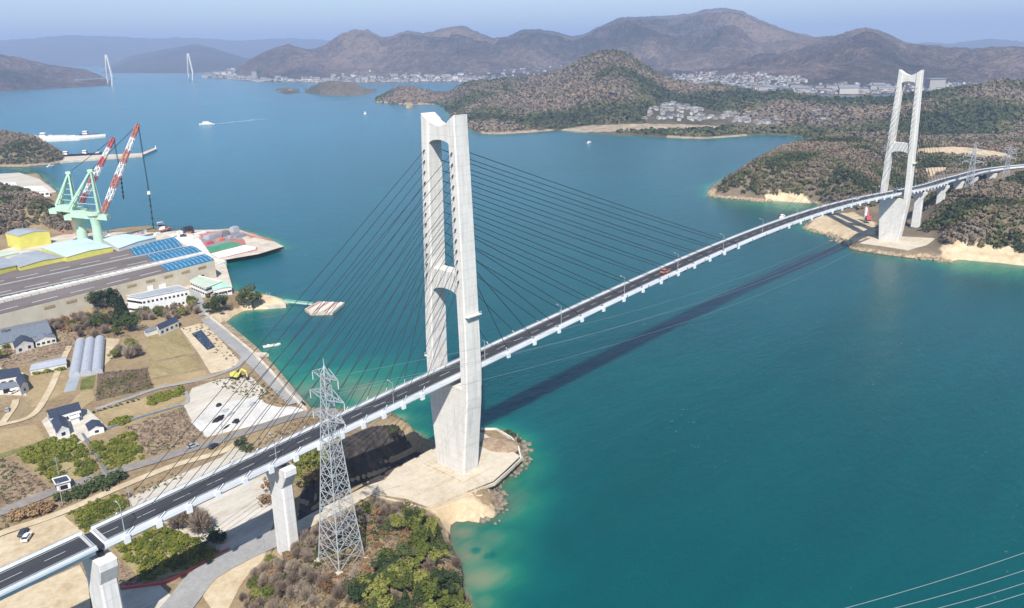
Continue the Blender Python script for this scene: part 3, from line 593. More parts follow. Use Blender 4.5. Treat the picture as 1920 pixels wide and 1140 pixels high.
for nm, pts, mt in [
    ('dry_field', [(273,630),(334,618),(366,661),(279,678)], 'tangreen'), ('dry_field', [(279,683),(352,667),(380,690),(283,709)], 'tangreen'), ('dry_field', [(284,714),(384,694),(400,712),(291,728)], 'tan'),
    ('bare_ground', [(338,616),(384,604),(452,680),(440,690),(395,700),(372,662)], 'sandlot'),
    ('brown_scrub_field', [(183,700),(276,690),(287,728),(180,752)], 'scrubground'),
    ('tall_grass_field', [(236,802),(345,762),(356,790),(387,822),(280,856),(270,840),(255,815)], 'rust'),
    ('beige_field', [(-60,826),(0,806),(66,796),(86,824),(0,850),(-60,870)], 'tan'), ('brown_field', [(-60,880),(0,858),(30,868),(100,915),(0,952),(-60,972)], 'rust'),
    ('grass_verge', [(0,852),(86,826),(92,832),(30,850),(0,860)], 'grass'),
    ('garden_plot', [(118,770),(152,735),(175,732),(178,748),(112,800)], 'tan'), ('garden_bed', [(152,712),(180,702),(175,728),(150,732)], 'grass'), ('garden_bed', [(120,712),(150,708),(142,732),(116,736)], 'greyroof'),
    ('bare_ground', [(60,690),(100,700),(130,704),(118,740),(60,765),(50,745)], 'tan'), ('dirt_field', [(100,640),(135,638),(125,668),(60,678),(20,690),(0,690),(0,668)], 'rust'),
    ('bare_ground', [(196,634),(225,636),(210,672),(192,690)], 'sandlot'), ('scrub_ground', [(180,765),(290,742),(345,730),(350,760),(240,800),(200,805)], 'tan'),
    ('dug_ground', [(360,728),(410,712),(470,706),(500,735),(470,752),(430,762),(360,790),(345,762)], 'lot'),
    ('gravel_lot', [(240,935),(330,893),(415,858),(445,832),(484,862),(565,870),(520,960),(505,1005),(420,1040),(330,1010),(265,975)], 'lot'),
    ('pale_lot', [(358,792),(376,775),(410,757),(486,745),(498,757),(522,764),(548,762),(572,769),(500,792),(387,820)], 'pale'),
    ('dirt_lot', [(-60,1035),(0,1008),(123,965),(140,965),(160,1000),(120,1020),(60,1045),(0,1075),(-60,1105)], 'sandlot'),
    ('beige_ground', [(371,1104),(392,1082),(440,1062),(504,1026),(492,1052),(470,1072),(450,1100),(430,1140),(420,1180),(395,1140)], 'sandlot'),
    ('bare_ground', [(0,1125),(150,1060),(165,1090),(170,1140),(100,1180),(-60,1180)], 'sandlot'), ('rust_ground', [(216,1045),(232,1060),(268,1090),(226,1105)], 'rust'),
    ('yard', [(226,1108),(300,1098),(345,1140),(330,1180),(200,1180)], 'lot'),
    ('orchard_ground', [(26,852),(94,824),(140,818),(188,884),(150,900),(112,912),(95,906)], 'tangreen'), ('orchard_ground', [(165,836),(250,812),(276,860),(203,886)], 'tangreen'),
    ('orchard_ground', [(120,968),(222,922),(246,955),(228,980),(160,1002)], 'tangreen'), ('orchard_ground', [(214,1030),(306,984),(362,1008),(418,1040),(390,1062),(268,1094)], 'tangreen'),
    ('yard', [(78,790),(110,765),(165,768),(200,800),(150,832),(100,830)], 'lot'), ('yard', [(-40,745),(0,740),(50,742),(45,700),(0,690),(-40,690)], 'lot'),
    ('works_yard', [(0,600),(-80,640),(-80,420),(0,470),(120,440),(200,436),(300,436),(354,432),(446,430),(532,462),(486,476),(405,490),(424,497),(436,540),(400,556),(355,560),(240,590),(140,585)], 'quay')]:
    sheet(nm, pts, M[mt], lift())
sheet('pond', [(359,626),(378,619),(404,651),(389,657)], M['pond'], lift())
sheet('tower_pad', [(700,926),(740,880),(815,840),(870,818),(905,812),(962,848),(975,856),(950,880),(926,902),(880,920),(840,938),(800,950),(760,935)], M['padcon'], .25, GZ)
m = MB(); m.prism(P([(1612,456),(1640,444),(1662,442),(1756,447),(1738,459),(1702,469),(1650,461)], 5.3), 1.0, 5.42); m.build('tower_pad', M['padcon'])['kind'] = 'structure'
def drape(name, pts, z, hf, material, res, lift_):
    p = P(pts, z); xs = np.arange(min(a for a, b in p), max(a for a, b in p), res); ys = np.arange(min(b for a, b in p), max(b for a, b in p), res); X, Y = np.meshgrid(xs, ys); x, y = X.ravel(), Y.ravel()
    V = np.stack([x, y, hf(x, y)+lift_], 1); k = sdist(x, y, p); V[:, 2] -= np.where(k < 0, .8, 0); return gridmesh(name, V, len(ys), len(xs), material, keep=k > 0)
drape('shaded_slope_cover', [(556,965),(560,915),(600,885),(640,862),(700,834),(745,828),(806,838),(800,846),(745,866),(690,905),(640,930),(590,955)], 7, h1, M['blackslope'], .8, .18)  # dark cut slope; part of the deck's shade is in its colour
roadstrip('main_road', [(-200,1040),(-60,985),(0,962),(60,938),(130,912),(200,890),(280,867),(345,847),(420,824),(500,798),(570,778),(640,778)], 5.6, M['road'], .36)
roadstrip('dirt_road', [(-160,1070),(0,1002),(60,982),(123,959),(226,914),(323,875),(416,848),(450,828)], 3.6, M['sandlot'], .33)
roadstrip('service_road', [(300,1180),(345,1125),(372,1090),(400,1068),(452,1040),(500,1018),(545,1000)], 9.5, M['roadgrey'], .38)
roadstrip('access_ramp', [(545,1000),(600,968),(650,943),(700,918),(745,905)], 6.5, M['padcon'], .42)
roadstrip('seawall_road', [(388,597),(420,628),(470,672),(520,722),(556,757)], 7.5, M['roadgrey'], .40)
roadstrip('farm_lane', [(180,768),(240,748),(300,728),(380,712),(440,690),(456,672)], 2.6, M['roadgrey'], .34)
roadstrip('farm_lane', [(-60,812),(0,798),(60,780),(92,735),(112,690),(130,650)], 3.0, M['sandlot'], .35)
roadstrip('farm_lane', [(200,806),(250,786),(340,760),(352,750),(348,735)], 1.8, M['roadgrey'], .345)
roadstrip('farm_lane', [(0,800),(25,765),(30,750)], 3, M['sandlot'], .33)
roadstrip('works_road', [(384,592),(375,572),(368,556),(362,540)], 6, M['roadgrey'], .41)
# red edge line of fabric along the service road, low walls
def wallrun(name, pts, h, wid, material, label, cat, z=GZ, px=True, hf=None):
    p = P(pts, z) if px else pts; m = MB()
    for a, b in zip(p[:-1], p[1:]):
        za = hf(a[0], a[1]) if hf else z; zb = hf(b[0], b[1]) if hf else z
        m.loft([[(q[0]+dx, q[1]+dy, qz+hz) for dx, dy, hz in ((nx, ny, -.6), (-nx, -ny, -.6), (-nx, -ny, h), (nx, ny, h))] for q, qz, nx, ny in [(c, cz, -(b[1]-a[1])/math.hypot(b[0]-a[0], b[1]-a[1])*wid/2, (b[0]-a[0])/math.hypot(b[0]-a[0], b[1]-a[1])*wid/2) for c, cz in ((a, za), (b, zb))]])
    return tag(m.build(name, material), label, cat)
wallrun('red_barrier', [(229,1104),(305,1095),(345,1078),(395,1048),(430,1030)], .8, .5, M['red'], 'low red edge barrier along the grey service road below the bridge', 'barrier')
wallrun('seawall', [(386,591),(420,618),(470,660),(506,697),(540,738),(574,772)], 1.3, 1.4, M['quay'], 'long grey concrete seawall dividing the fields from the turquoise bay', 'seawall', 3.6)
wallrun('seawall_toe', [(396,591),(426,612),(474,653),(510,691),(546,735),(578,772)], .2, 4.5, M['rock'], 'dark stone toe of the seawall at the water line of the bay', 'rock slope', .6)
wallrun('field_wall', [(155,815),(190,870),(202,890)], .8, .8, M['tilegrey'], 'dark grey low wall running between the two big citrus orchards', 'wall')
wallrun('field_wall', [(200,806),(270,782),(340,762)], .9, .7, M['tilegrey'], 'dark low retaining wall above the rust coloured grass field', 'wall')
wallrun('quay_edge', [(700,930),(760,944),(800,956),(842,944),(884,924),(928,906),(955,882),(980,858)], .45, .45, M['quay'], 'pale kerb wall with a dark joint around the concrete pad of the near tower', 'wall', GZ)
wallrun('quay_edge', [(902,806),(930,806),(958,822),(972,840),(976,858)], .8, .5, M['offwhite'], 'curved white retaining wall round the brown mound at the tip beside the near tower', 'wall', GZ)
# mound at the tip
def blob(name, px, py, z, rx, ry, h, rz, material, label, cat, kind=None, rough=.25, seed=0):
    N, K = 26, 9; vs = []; c = at(px, py, z); rr = np.random.default_rng(seed+int(px))
    ph = rr.random(6)*6
    for k in range(K+1):
        f = k/K*math.pi/2
        for i in range(N):
            a = 2*math.pi*i/N; q = 1+rough*(.5*math.sin(2*a+ph[0])+.35*math.sin(3*a+ph[1]+f)+.3*math.sin(7*a+ph[2]+3*f)); x = rx*math.cos(f)*math.cos(a)*q; y = ry*math.cos(f)*math.sin(a)*q
            vs.append((c[0]+x*math.cos(rz)-y*math.sin(rz), c[1]+x*math.sin(rz)+y*math.cos(rz), z-.5+(h+.5)*math.sin(f)*(1+rough*.5*math.sin(5*a+ph[3]+4*f)*(k < K))))
    m = MB(); m.add(vs, [(k*N+i, k*N+(i+1) % N, (k+1)*N+(i+1) % N, (k+1)*N+i) for k in range(K) for i in range(N)]); o = m.build(name, material, smooth=True); return tag(o, label, cat, kind=kind)
blob('brown_mound', 937, 836, GZ, 5.6, 9.0, 2.6, .3, M['rust'], 'x', 'x', rough=.12)
bpy.data.objects['brown_mound']['kind'] = 'structure'; del bpy.data.objects['brown_mound']['label']; del bpy.data.objects['brown_mound']['category']
def rocks(name, spots, n, r0, r1, material, label, kindstuff=True, z=0, spread=3):
    m = MB(); rr = random.Random(n)
    ico = [(0, 0, 1), (.89, 0, .45), (.28, .85, .45), (-.72, .53, .45), (-.72, -.53, .45), (.28, -.85, .45), (.72, .53, -.45), (-.28, .85, -.45), (-.89, 0, -.45), (-.28, -.85, -.45), (.72, -.53, -.45), (0, 0, -1)]
    fs = [(0,1,2),(0,2,3),(0,3,4),(0,4,5),(0,5,1),(1,6,2),(2,7,3),(3,8,4),(4,9,5),(5,10,1),(6,7,2),(7,8,3),(8,9,4),(9,10,5),(10,6,1),(11,7,6),(11,8,7),(11,9,8),(11,10,9),(11,6,10)]
    for _ in range(n):
        k = rr.randrange(len(spots)-1); t = rr.random(); px = spots[k][0]*(1-t)+spots[k+1][0]*t; py = spots[k][1]*(1-t)+spots[k+1][1]*t
        c = at(px, py, z); r = r0+(r1-r0)*rr.random()**2; cx = c[0]+rr.gauss(0, spread); cy = c[1]+rr.gauss(0, spread)
        m.add([(cx+v[0]*r*(.7+.6*rr.random()), cy+v[1]*r*(.7+.6*rr.random()), z+.1+v[2]*r*.75*(.7+.6*rr.random())) for v in ico], fs)
    return tag(m.build(name, material), label, 'rocks', kind='stuff')
rocks('shore_rocks', [(895,978),(922,968),(938,948),(930,930),(926,915),(947,895),(976,872),(984,850),(970,826),(950,812)], 260, .5, 1.5, M['boulder'], 'brown boulders heaped along the waterline below the near tower pad', spread=1.6)
rocks('shore_rocks', [(1332,368),(1400,374),(1436,378)], 150, .8, 3.2, M['rock'], 'pale rocks at the foot of the wooded headland beyond the strait', spread=2.4)
rocks('shore_rocks', [(1510,428),(1560,443),(1592,462),(1650,474),(1700,480),(1775,490)], 260, .8, 2.8, M['rock'], 'jagged pale and brown rocks along the shore below the far tower', spread=2.6)
rocks('shore_rocks', [(715,192),(760,196),(815,196)], 60, 3, 8, M['rock'], 'light rocks at the tip of the wooded peninsula', spread=6)
# ================================================================== VEGETATION
def crown_ever(n, rx, rz, h0, leaf, seed, cone=0):
    r = np.random.default_rng(seed); m = MB(); lumps = [(r.normal(0, .5, 3)*[rx, rx, rz*.7], .22+.42*r.random()**1.5) for _ in range(16)]
    for _ in range(n):
        c, s = lumps[r.integers(16)]; d = r.normal(size=3); d /= np.linalg.norm(d); p = c+d*np.array([rx, rx, rz])*s*(.75+.3*r.random())
        if cone: hh = r.random()**.8; a = r.random()*6.28; q = rx*(1-hh)*(.7+.4*r.random()); p = np.array([q*math.cos(a), q*math.sin(a), (hh*2-1)*rz])
        p[2] += h0+rz; nrm = d+r.normal(0, .35, 3)+[0, 0, .5]; nrm /= np.linalg.norm(nrm); u = np.cross(nrm, r.normal(size=3)); u /= np.linalg.norm(u)+1e-9; v = np.cross(nrm, u); k = leaf*(.6+.8*r.random())
        m.add([p+u*k, p+v*k*.7, p-u*k*.8, p-v*k*.7], [(0, 1, 2, 3)])
    return m
def crown_bare(n, rx, rz, h0, seed):
    r = np.random.default_rng(seed); m = MB()
    for _ in range(n):
        d = r.normal(size=3); d /= np.linalg.norm(d); d[2] = abs(d[2])*.9+.1; b = np.array([0, 0, h0*.9])+d*np.array([rx, rx, rz*1.6])*.25*r.random(); e = np.array([0, 0, h0])+d*np.array([rx, rx, rz*2])*(.65+.4*r.random())
        u = np.cross(e-b, r.normal(size=3)); u /= np.linalg.norm(u)+1e-9; wd = .04+.06*r.random(); j = (b+e)/2+r.normal(0, .25, 3)
        m.add([b-u*wd*.4, b+u*wd*.4, j+u*wd, e, j-u*wd], [(0, 1, 2, 3, 4)])
    return m
def trunk(h, r0, seed, limbs=3):
    m = MB(); rr = random.Random(seed); m.bar((0, 0, -1.2), (rr.uniform(-.2, .2), rr.uniform(-.2, .2), h), r0*2, n=6, w2=r0*1.0)
    for k in range(limbs): a = k*2.1+rr.random(); m.bar((0, 0, h*.7), (math.cos(a)*h*.4, math.sin(a)*h*.4, h*1.35), r0, n=5, w2=r0*.4)
    return m
PROTO = {}
HIDE = []
def proto(key, name, cm, tm, mt):
    PROTO[key] = (cm, tm, mt, name)
def place_tree(key, x, y, z, s, rz, label, group, cat='tree', name=None):
    cm, tm, mt, nm = PROTO[key]
    if not isinstance(cm, bpy.types.Object):
        t = thing(name or nm, label, cat, (x, y, z), rz, group); t.scale = s if isinstance(s, tuple) else (s,)*3
        if tm is None:   # a shrub is one mesh
            COL.objects.unlink(t); bpy.data.objects.remove(t); t = cm.build(name or nm, M[mt]); tag(t, label, cat, group); t.location = (x, y, z); t.rotation_euler = (0, 0, rz); t.scale = s if isinstance(s, tuple) else (s,)*3
        else: cm.build('crown', M[mt], t); tm.build('trunk', M['trunk'], t)
        PROTO[key] = (t, tm, mt, nm); return t
    t = dup(cm, (x, y, z), rz, s, label, group, cat)
    if name: t.name = name
    return t
for i in range(3):
    proto(f'ever{i}', 'evergreen_tree', crown_ever(1900, 2.6, 2.2, 1.3, .25, 10+i), trunk(2.2, .16, i), 'evergreen')
    proto(f'dark{i}', 'evergreen_tree', crown_ever(2100, 3.0, 2.8, 1.3, .26, 30+i), trunk(2.6, .2, i), 'dark_green')
    proto(f'bare{i}', 'bare_tree', crown_bare(800, 2.5, 1.9, 1.2, 20+i), trunk(2.4, .13, i, 4), 'bare')
    proto(f'russ{i}', 'russet_tree', crown_ever(900, 2.0, 1.6, .8, .19, 40+i), trunk(1.8, .12, i), 'russet')
    proto(f'citrus{i}', 'citrus_bush', crown_ever(520, 1.15, .85, .15, .18, 50+i), None, 'olive')
    proto(f'shrub{i}', 'shrub', crown_ever(600, 1.3, .9, 0, .19, 60+i), None, 'russet')
    proto(f'gshrub{i}', 'shrub', crown_ever(600, 1.4, 1.0, 0, .20, 70+i), None, 'dark_green')
    proto(f'ceda{i}', 'conifer_tree', crown_ever(1300, 1.9, 3.4, 1.2, .24, 80+i, 1), trunk(3, .17, i), 'dark_green')
def scatter(poly, n, mind, seed, z=4):
    rr = random.Random(seed); xs = [p[0] for p in poly]; ys = [p[1] for p in poly]; out = []; tries = 0
    while len(out) < n and tries < n*60:
        tries += 1; x = rr.uniform(min(xs), max(xs)); y = rr.uniform(min(ys), max(ys))
        if not inpoly(np.array([x]), np.array([y]), poly)[0]: continue
        if any((x-a)**2+(y-b)**2 < mind*mind for a, b in out): continue
        out.append((x, y))
    return out
def vis(x, y, z): u, v = to_px(np.array([x, y, z])); return -30 < u < 1950 and v < 1175
Z1 = lambda x, y: float(h1(np.array([x]), np.array([y]))[0])
rt = random.Random(5); cnt = {}
# the wooded hill under the lattice pylon
green_zone = P([(760,1000),(800,970),(830,975),(850,1010),(870,1060),(905,1160),(930,1250),(640,1250),(690,1130),(740,1060)], 12)
clear_zone = P([(600,1030),(690,1000),(745,1010),(715,1075),(640,1110),(590,1080)], 18)
for x, y in scatter(HILL_NEAR, 330, 2.6, 3):
    z = Z1(x, y)
    if not vis(x, y, z+3) or z < 2.0: continue
    a, b = np.array([x]), np.array([y]); gz = inpoly(a, b, green_zone)[0]; r = rt.random(); cz = inpoly(a, b, clear_zone)[0]
    if math.hypot(x+78, y+35) < 6.5 and r < .8: continue
    if cz: key, lb, ct = (f'shrub{rt.randrange(3)}', 'small tawny shrub in the clearing round the feet of the lattice pylon', 'shrub') if r < .75 else (f'gshrub{rt.randrange(3)}', 'small green shrub in the clearing round the feet of the lattice pylon', 'shrub')
    elif gz and r < .40: key, lb, ct = f'ever{rt.randrange(3)}', 'yellow green leafy tree on the shore side of the hill under the lattice pylon', 'tree'
    elif gz and r < .54: key, lb, ct = f'dark{rt.randrange(3)}', 'dark green leafy tree on the shore side of the hill under the lattice pylon', 'tree'
    elif gz and r < .60: key, lb, ct = f'ceda{rt.randrange(3)}', 'dark pointed conifer on the shore side of the hill under the lattice pylon', 'tree'
    elif r < .80 : key, lb, ct = (f'bare{rt.randrange(3)}', 'leafless grey brown tree on the hill under the lattice pylon', 'tree')
    elif r < .965: key, lb, ct = f'russ{rt.randrange(3)}', 'low russet leaved tree on the hill under the lattice pylon', 'tree'
    else: key, lb, ct = f'ever{rt.randrange(3)}', 'olive green tree among the bare trees on the hill under the lattice pylon', 'tree'
    s = rt.uniform(.65, 1.15)*(1.15 if gz and key[:4] in ('ever', 'dark') else .9); place_tree(key, x, y, z-.25, (s*rt.uniform(.9, 1.15), s, s*rt.uniform(.8, 1.1)), rt.random()*6.3, lb, 'trees on the hill under the pylon' if ct == 'tree' else 'shrubs round the pylon feet', ct)
# orchards
CIT = []
def orchard(poly, n, seed, label, group, row=2.25, ang=.3):
    p = P(poly, GZ); cx = sum(a for a, b in p)/len(p); cy = sum(b for a, b in p)/len(p); rr = random.Random(seed); k = 0
    ca, sa = math.cos(ang), math.sin(ang)
    for i in range(-22, 23):
        for j in range(-22, 23):
            u, v = i*row+rr.gauss(0, .32), j*row*.95+rr.gauss(0, .32); x, y = cx+u*ca-v*sa, cy+u*sa+v*ca
            if rr.random() < .08 or not inpoly(np.array([x]), np.array([y]), p)[0] or not vis(x, y, 5): continue
            s = rr.uniform(.8, 1.25); CIT.append((math.dist((x, y), CAM[:2]), x, y, s, rr.randrange(3), (s, s*rr.uniform(.9, 1.2), s*rr.uniform(.8, 1.15)), rr.random()*6, label, group)); k += 1
    cnt[group] = k
orchard([(28,852),(92,826),(124,868),(110,880),(128,905),(98,905)], 0, 1, 'yellow green citrus bush in the leftmost orchard left of the blue tiled house', 'citrus bushes in the left orchard')
orchard([(96,826),(138,820),(186,882),(150,898),(130,872)], 0, 2, 'yellow green citrus bush in the narrow orchard just below the blue tiled house', 'citrus bushes below the house')
orchard([(168,837),(248,814),(272,860),(205,883)], 0, 3, 'yellow green citrus bush in the square orchard right of the dark field wall', 'citrus bushes in the square orchard')
orchard([(125,967),(220,925),(243,955),(226,978),(160,1000)], 0, 4, 'yellow green citrus bush in the orchard between the dirt road and the deck', 'citrus bushes behind the deck')
orchard([(218,1030),(304,987),(358,1010),(412,1040),(388,1060),(270,1090)], 0, 5, 'yellow green citrus bush in the orchard in front of the bridge partly in its shade', 'citrus bushes in front of the bridge')
orchard([(275,755),(290,742),(340,730),(345,742),(280,762)], 0, 6, 'green bush in the short hedge row right of the vegetable rows', 'bushes of the short hedge', 2.0)
orchard([(208,797),(246,778),(250,788),(214,804)], 0, 7, 'green bush in the small row above the rust coloured grass field', 'bushes of the small row', 2.0)
orchard([(56,696),(118,684),(122,694),(60,706)], 0, 8, 'green bush in the hedge beside the long grey shed', 'bushes beside the grey shed', 2.0)
CIT.sort(); REST = CIT[290:]
for _, x, y, s_, k, sc3, rz, lb, gp in CIT[:290]: place_tree(f'citrus{k}', x, y, GZ, sc3, rz, lb, gp, 'bush')
# single trees and bushes of the plain: key, px, py, scale, label
for key, px, py, s, lb in [
    ('dark0',196,578,2.0,'large dark round tree left of the white office building'), ('dark1',215,576,1.7,'dark round tree close beside the white office building'), ('dark2',183,576,1.4,'dark tree at the left end of the clump by the long shed roof'),
    ('dark1',182,618,1.5,'round dark tree standing alone left of the tall dark clump'), ('dark2',216,616,1.3,'smaller dark tree at the left of the tall dark clump'), ('ceda0',236,612,2.4,'tallest pointed dark tree of the clump in front of the white office'), ('dark0',240,622,1.7,'dark tree at the front of the tall clump'), ('ceda1',226,606,2.0,'pointed dark tree at the back of the tall clump'),
    ('dark0',411,586,1.9,'round dark tree on the small beach beside the works road'), ('ever1',402,584,1.4,'green tree behind the round dark tree on the small beach'), ('dark2',474,577,2.1,'large round dark green tree at the root of the jetty'), ('russ0',452,566,1.4,'russet tree between the two round dark trees by the beach'),
    ('bare0',226,668,1.6,'bare grey bush cluster left part beside the dry square field'), ('bare1',244,672,1.7,'bare grey bush cluster middle part beside the dry square field'), ('bare2',258,668,1.5,'bare grey bush cluster right part beside the dry square field'), ('ever0',246,656,1.3,'olive tree behind the bare bushes beside the dry square field'), ('ever2',214,672,1.0,'small green tree left of the bare bushes beside the dry square field'),
    ('bare2',352,985,2.3,'big bare brown tree at the top corner of the orchard in front of the bridge'), ('bare0',378,1000,2.0,'bare brown tree in the shade beside the bridge front orchard'), ('bare1',335,992,1.6,'smaller bare brown tree left of the big bare tree by the front orchard'), ('gshrub1',402,1018,2.6,'dark bush at the shaded corner of the bridge front orchard'),
    ('gshrub0',120,938,2.0,'first dark green bush of the row between the main road and the dirt road'), ('gshrub1',148,930,2.4,'second dark green bush of the row between the main road and the dirt road'), ('gshrub2',176,920,2.6,'third dark green bush of the row between the main road and the dirt road'), ('gshrub0',202,908,2.6,'fourth dark green bush of the row between the main road and the dirt road'), ('gshrub1',220,900,2.2,'last dark green bush of the row between the main road and the dirt road'),
    ('shrub0',30,975,2.2,'brown bush left of the others beside the dirt road'), ('shrub1',60,968,2.4,'brown bush beside the dirt road near the photo left edge'), ('shrub2',88,960,2.2,'brown bush in front of the row of dark green bushes'),
    ('gshrub2',452,836,1.6,'dark low conifer bush on the lot behind the deck'), ('gshrub0',462,846,1.7,'dark bush at the end of the narrow hedge behind the deck'), ('gshrub1',456,826,1.2,'small dark bush at the top of the narrow hedge behind the deck'),
    ('dark1',20,640,1.1,'dark bush beside the grey tiled house at the left'), ('ever1',8,712,1.2,'green tree beside the dark roofed house at the left edge'),
    ('ever2',572,890,1.9,'green tree right of the hammerhead pier in the shade of the deck'), ('ever0',590,878,1.7,'olive tree behind the lattice pylon next to the dark slope'), ('russ1',585,905,1.6,'russet tree low on the dark slope behind the pylon'), ('ever1',575,915,1.6,'green tree at the foot of the dark slope by the pier'), ('russ2',562,880,1.4,'russet tree close behind the hammerhead pier'),
    ('russ0',508,925,1.6,'orange brown bush tree left of the hammerhead pier'), ('russ1',503,948,1.3,'orange brown bush low beside the hammerhead pier'),
    ('gshrub2',722,800,1.5,'dark green bush at the shore below the deck'), ('gshrub0',738,812,1.3,'lower dark green bush at the shore below the deck'), ('gshrub1',752,822,1.2,'small dark bush on the rocks below the deck'),
    ('gshrub0',962,818,1.0,'green shrub at the tip beyond the curved white wall'), ('gshrub1',972,828,.9,'small green shrub on the rocks at the tip'), ('gshrub2',952,812,.9,'leftmost small green shrub at the tip')]:
    z = max(GZ, 0); c = at(px, py, z)
    for _ in range(4): z = max(1.0, Z1(c[0], c[1])); c = at(px, py, z)
    place_tree(key, c[0], c[1], z-.2, s, rt.random()*6, lb, None, 'bush' if 'shrub' in key else 'tree')
# rough scrub rows behind the houses and at the foot of the works
SCR = [([(0,600),(60,592),(180,596),(240,592),(360,568),(372,590),(330,600),(270,600),(150,622),(100,612),(0,622)], 90, 'leafless scrub tree in the brown strip in front of the long shed'),
       ([(95,612),(165,604),(200,622),(250,632),(190,636),(120,630)], 18, 'scrub tree on the bare slope left of the tall dark clump'),
       ([(0,650),(20,640),(20,670),(0,690)], 4, 'scrub tree beside the grey tiled house')]
for poly, n, lb in SCR:
    for x, y in scatter(P(poly, GZ), n, 4.2, n):
        r = rt.random(); key = f'bare{rt.randrange(3)}' if r < .6 else f'russ{rt.randrange(3)}' if r < .8 else f'ever{rt.randrange(3)}'
        lb2 = {'bare': 'leafless ', 'russ': 'russet ', 'ever': 'olive green '}[key[:4]]+lb.replace('leafless ', ''); z = Z1(x, y); s = rt.uniform(.8, 1.3)
        place_tree(key, x, y, z-.2, s, rt.random()*6, lb2, 'scrub trees of the plain')
# woodland that reads as a mass: every crown its own clump of leaves
def canopy(name, pts, size, label, seed, leaves=26, kind='stuff', tfun=None, up=.55, mt='canopy'):
    r = np.random.default_rng(seed); V = []; T = []
    for (x, y, z) in pts:
        s = size*(.6+.7*r.random()); t = np.clip(r.normal(.5, .22), 0, 1) if tfun is None else tfun(x, y, z, r); n = leaves
        d = r.normal(size=(n, 3)); d /= np.linalg.norm(d, axis=1)[:, None]; d[:, 2] = np.abs(d[:, 2])*1.1-.25
        rad = s*(.55+.5*r.random((n, 1))); p = np.array([x, y, z+s*up])+d*rad*np.array([1, 1, .8]); nr = d+r.normal(0, .35, (n, 3)); nr /= np.linalg.norm(nr, axis=1)[:, None]
        u = np.cross(nr, r.normal(size=(n, 3))); u /= np.linalg.norm(u, axis=1)[:, None]; v = np.cross(nr, u); k = s*(.30+.3*r.random((n, 1)))*(1 if n < 13 else .72 if n < 100 else .5)
        V.append(np.stack([p+u*k, p+v*k*.8, p-u*k, p-v*k*.8], 1).reshape(-1, 3)); T.append(np.full(n*4, t)+np.repeat(r.normal(0, .035, n), 4))
    V = np.concatenate(V); T = np.concatenate(T); nf = len(V)//4; me = bpy.data.meshes.new(name); me.vertices.add(len(V)); me.vertices.foreach_set('co', V.astype(np.float32).ravel())
    me.loops.add(nf*4); me.loops.foreach_set('vertex_index', np.arange(nf*4, dtype=np.int32)); me.polygons.add(nf); me.polygons.foreach_set('loop_start', np.arange(0, nf*4, 4, dtype=np.int32)); me.update(calc_edges=True)
    me.materials.append(M[mt]); a = me.attributes.new('tint', 'FLOAT', 'POINT'); a.data.foreach_set('value', T.astype(np.float32))
    o = bpy.data.objects.new(name, me); COL.objects.link(o); return tag(o, label, 'woodland', kind=kind)
canopy('citrus_rows', [(x, y, GZ) for _, x, y, *r in REST], 1.35, 'farther rows of yellow green citrus bushes in the orchards left of the main road', 77, 150, up=.6, mt='olive')
def mass(polypx, z, spacing, hf, seed, jit=.5, zmin=5):
    p = P(polypx, z) if not isinstance(polypx, tuple) else polypx[0]; xs = [a for a, b in p]; ys = [b for a, b in p]; r = np.random.default_rng(seed)
    X, Y = np.meshgrid(np.arange(min(xs), max(xs), spacing), np.arange(min(ys), max(ys), spacing)); X = X.ravel()+r.uniform(-jit, jit, X.size)*spacing; Y = Y.ravel()+r.uniform(-jit, jit, Y.size)*spacing
    k = inpoly(X, Y, p); X, Y = X[k], Y[k]; Z = hf(X, Y); u, v = to_px(np.stack([X, Y, Z], 1)); k = (Z > zmin) & (u > -60) & (u < 1990) & (sdist(X, Y, PAD2) < -4) & ~((X > 430) & (X < 960) & (np.abs(Y-np.where(X > 700, -((X-700)**2)*.0018, 0)) < 9)) & ~((X > 650) & (X < 930) & (Y-np.where(X > 700, -((X-700)**2)*.0018, 0) < 6) & (Y-np.where(X > 700, -((X-700)**2)*.0018, 0) > -34))
    for f in FLD: k &= ~inpoly(X, Y, f)
    k = k; return list(zip(X[k], Y[k], Z[k]))
def tn(x, y, z, r, lo=.5, amp=.75, s=45): return float(np.clip(.5+amp*fbm(np.array([x]), np.array([y]), s, 3)[0]*1.5+r.normal(0, .085)+lo-.5, 0, 1))
canopy('headland_woods', mass([(1336,366),(1400,372),(1440,372),(1500,376),(1560,392),(1625,400),(1660,392),(1720,380),(1735,340),(1800,330),(1860,300),(1700,300),(1600,283),(1520,282),(1440,301),(1400,315),(1350,338)], 3, 4.4, h2, 11), 3.1, 'mixed brown and green woodland covering the headland left of the far tower', 21, 34, tfun=lambda x, y, z, r: tn(x, y, z, r, .45))
canopy('hillside_woods', mass([(1715,430),(1768,468),(1850,474),(1960,484),(2080,497),(2150,340),(1960,332),(1880,334),(1800,347),(1740,377),(1712,402)], 3, 4.4, h2, 12), 3.3, 'dense dark green and grey woodland on the hill right of the far tower', 22, 38, tfun=lambda x, y, z, r: tn(x, y, z, r, .24, .6))
def z2far(x, y): return h2(x, y)
canopy('plateau_woods', mass([(1560,283),(1600,262),(1700,262),(1990,262),(1990,335),(1880,333),(1830,318),(1740,330),(1640,300)], 5, 6.5, h2, 13, zmin=3), 4.4, 'patchy woodland on the low ground behind the far tower', 23, 20, tfun=lambda x, y, z, r: tn(x, y, z, r, .48))
canopy('left_headland_woods', mass((C1B,), 3, 5, h1b, 14, zmin=3), 3.6, 'grey brown woodland on the small headland beyond the shipyard', 24, 24, tfun=lambda x, y, z, r: tn(x, y, z, r, .55))
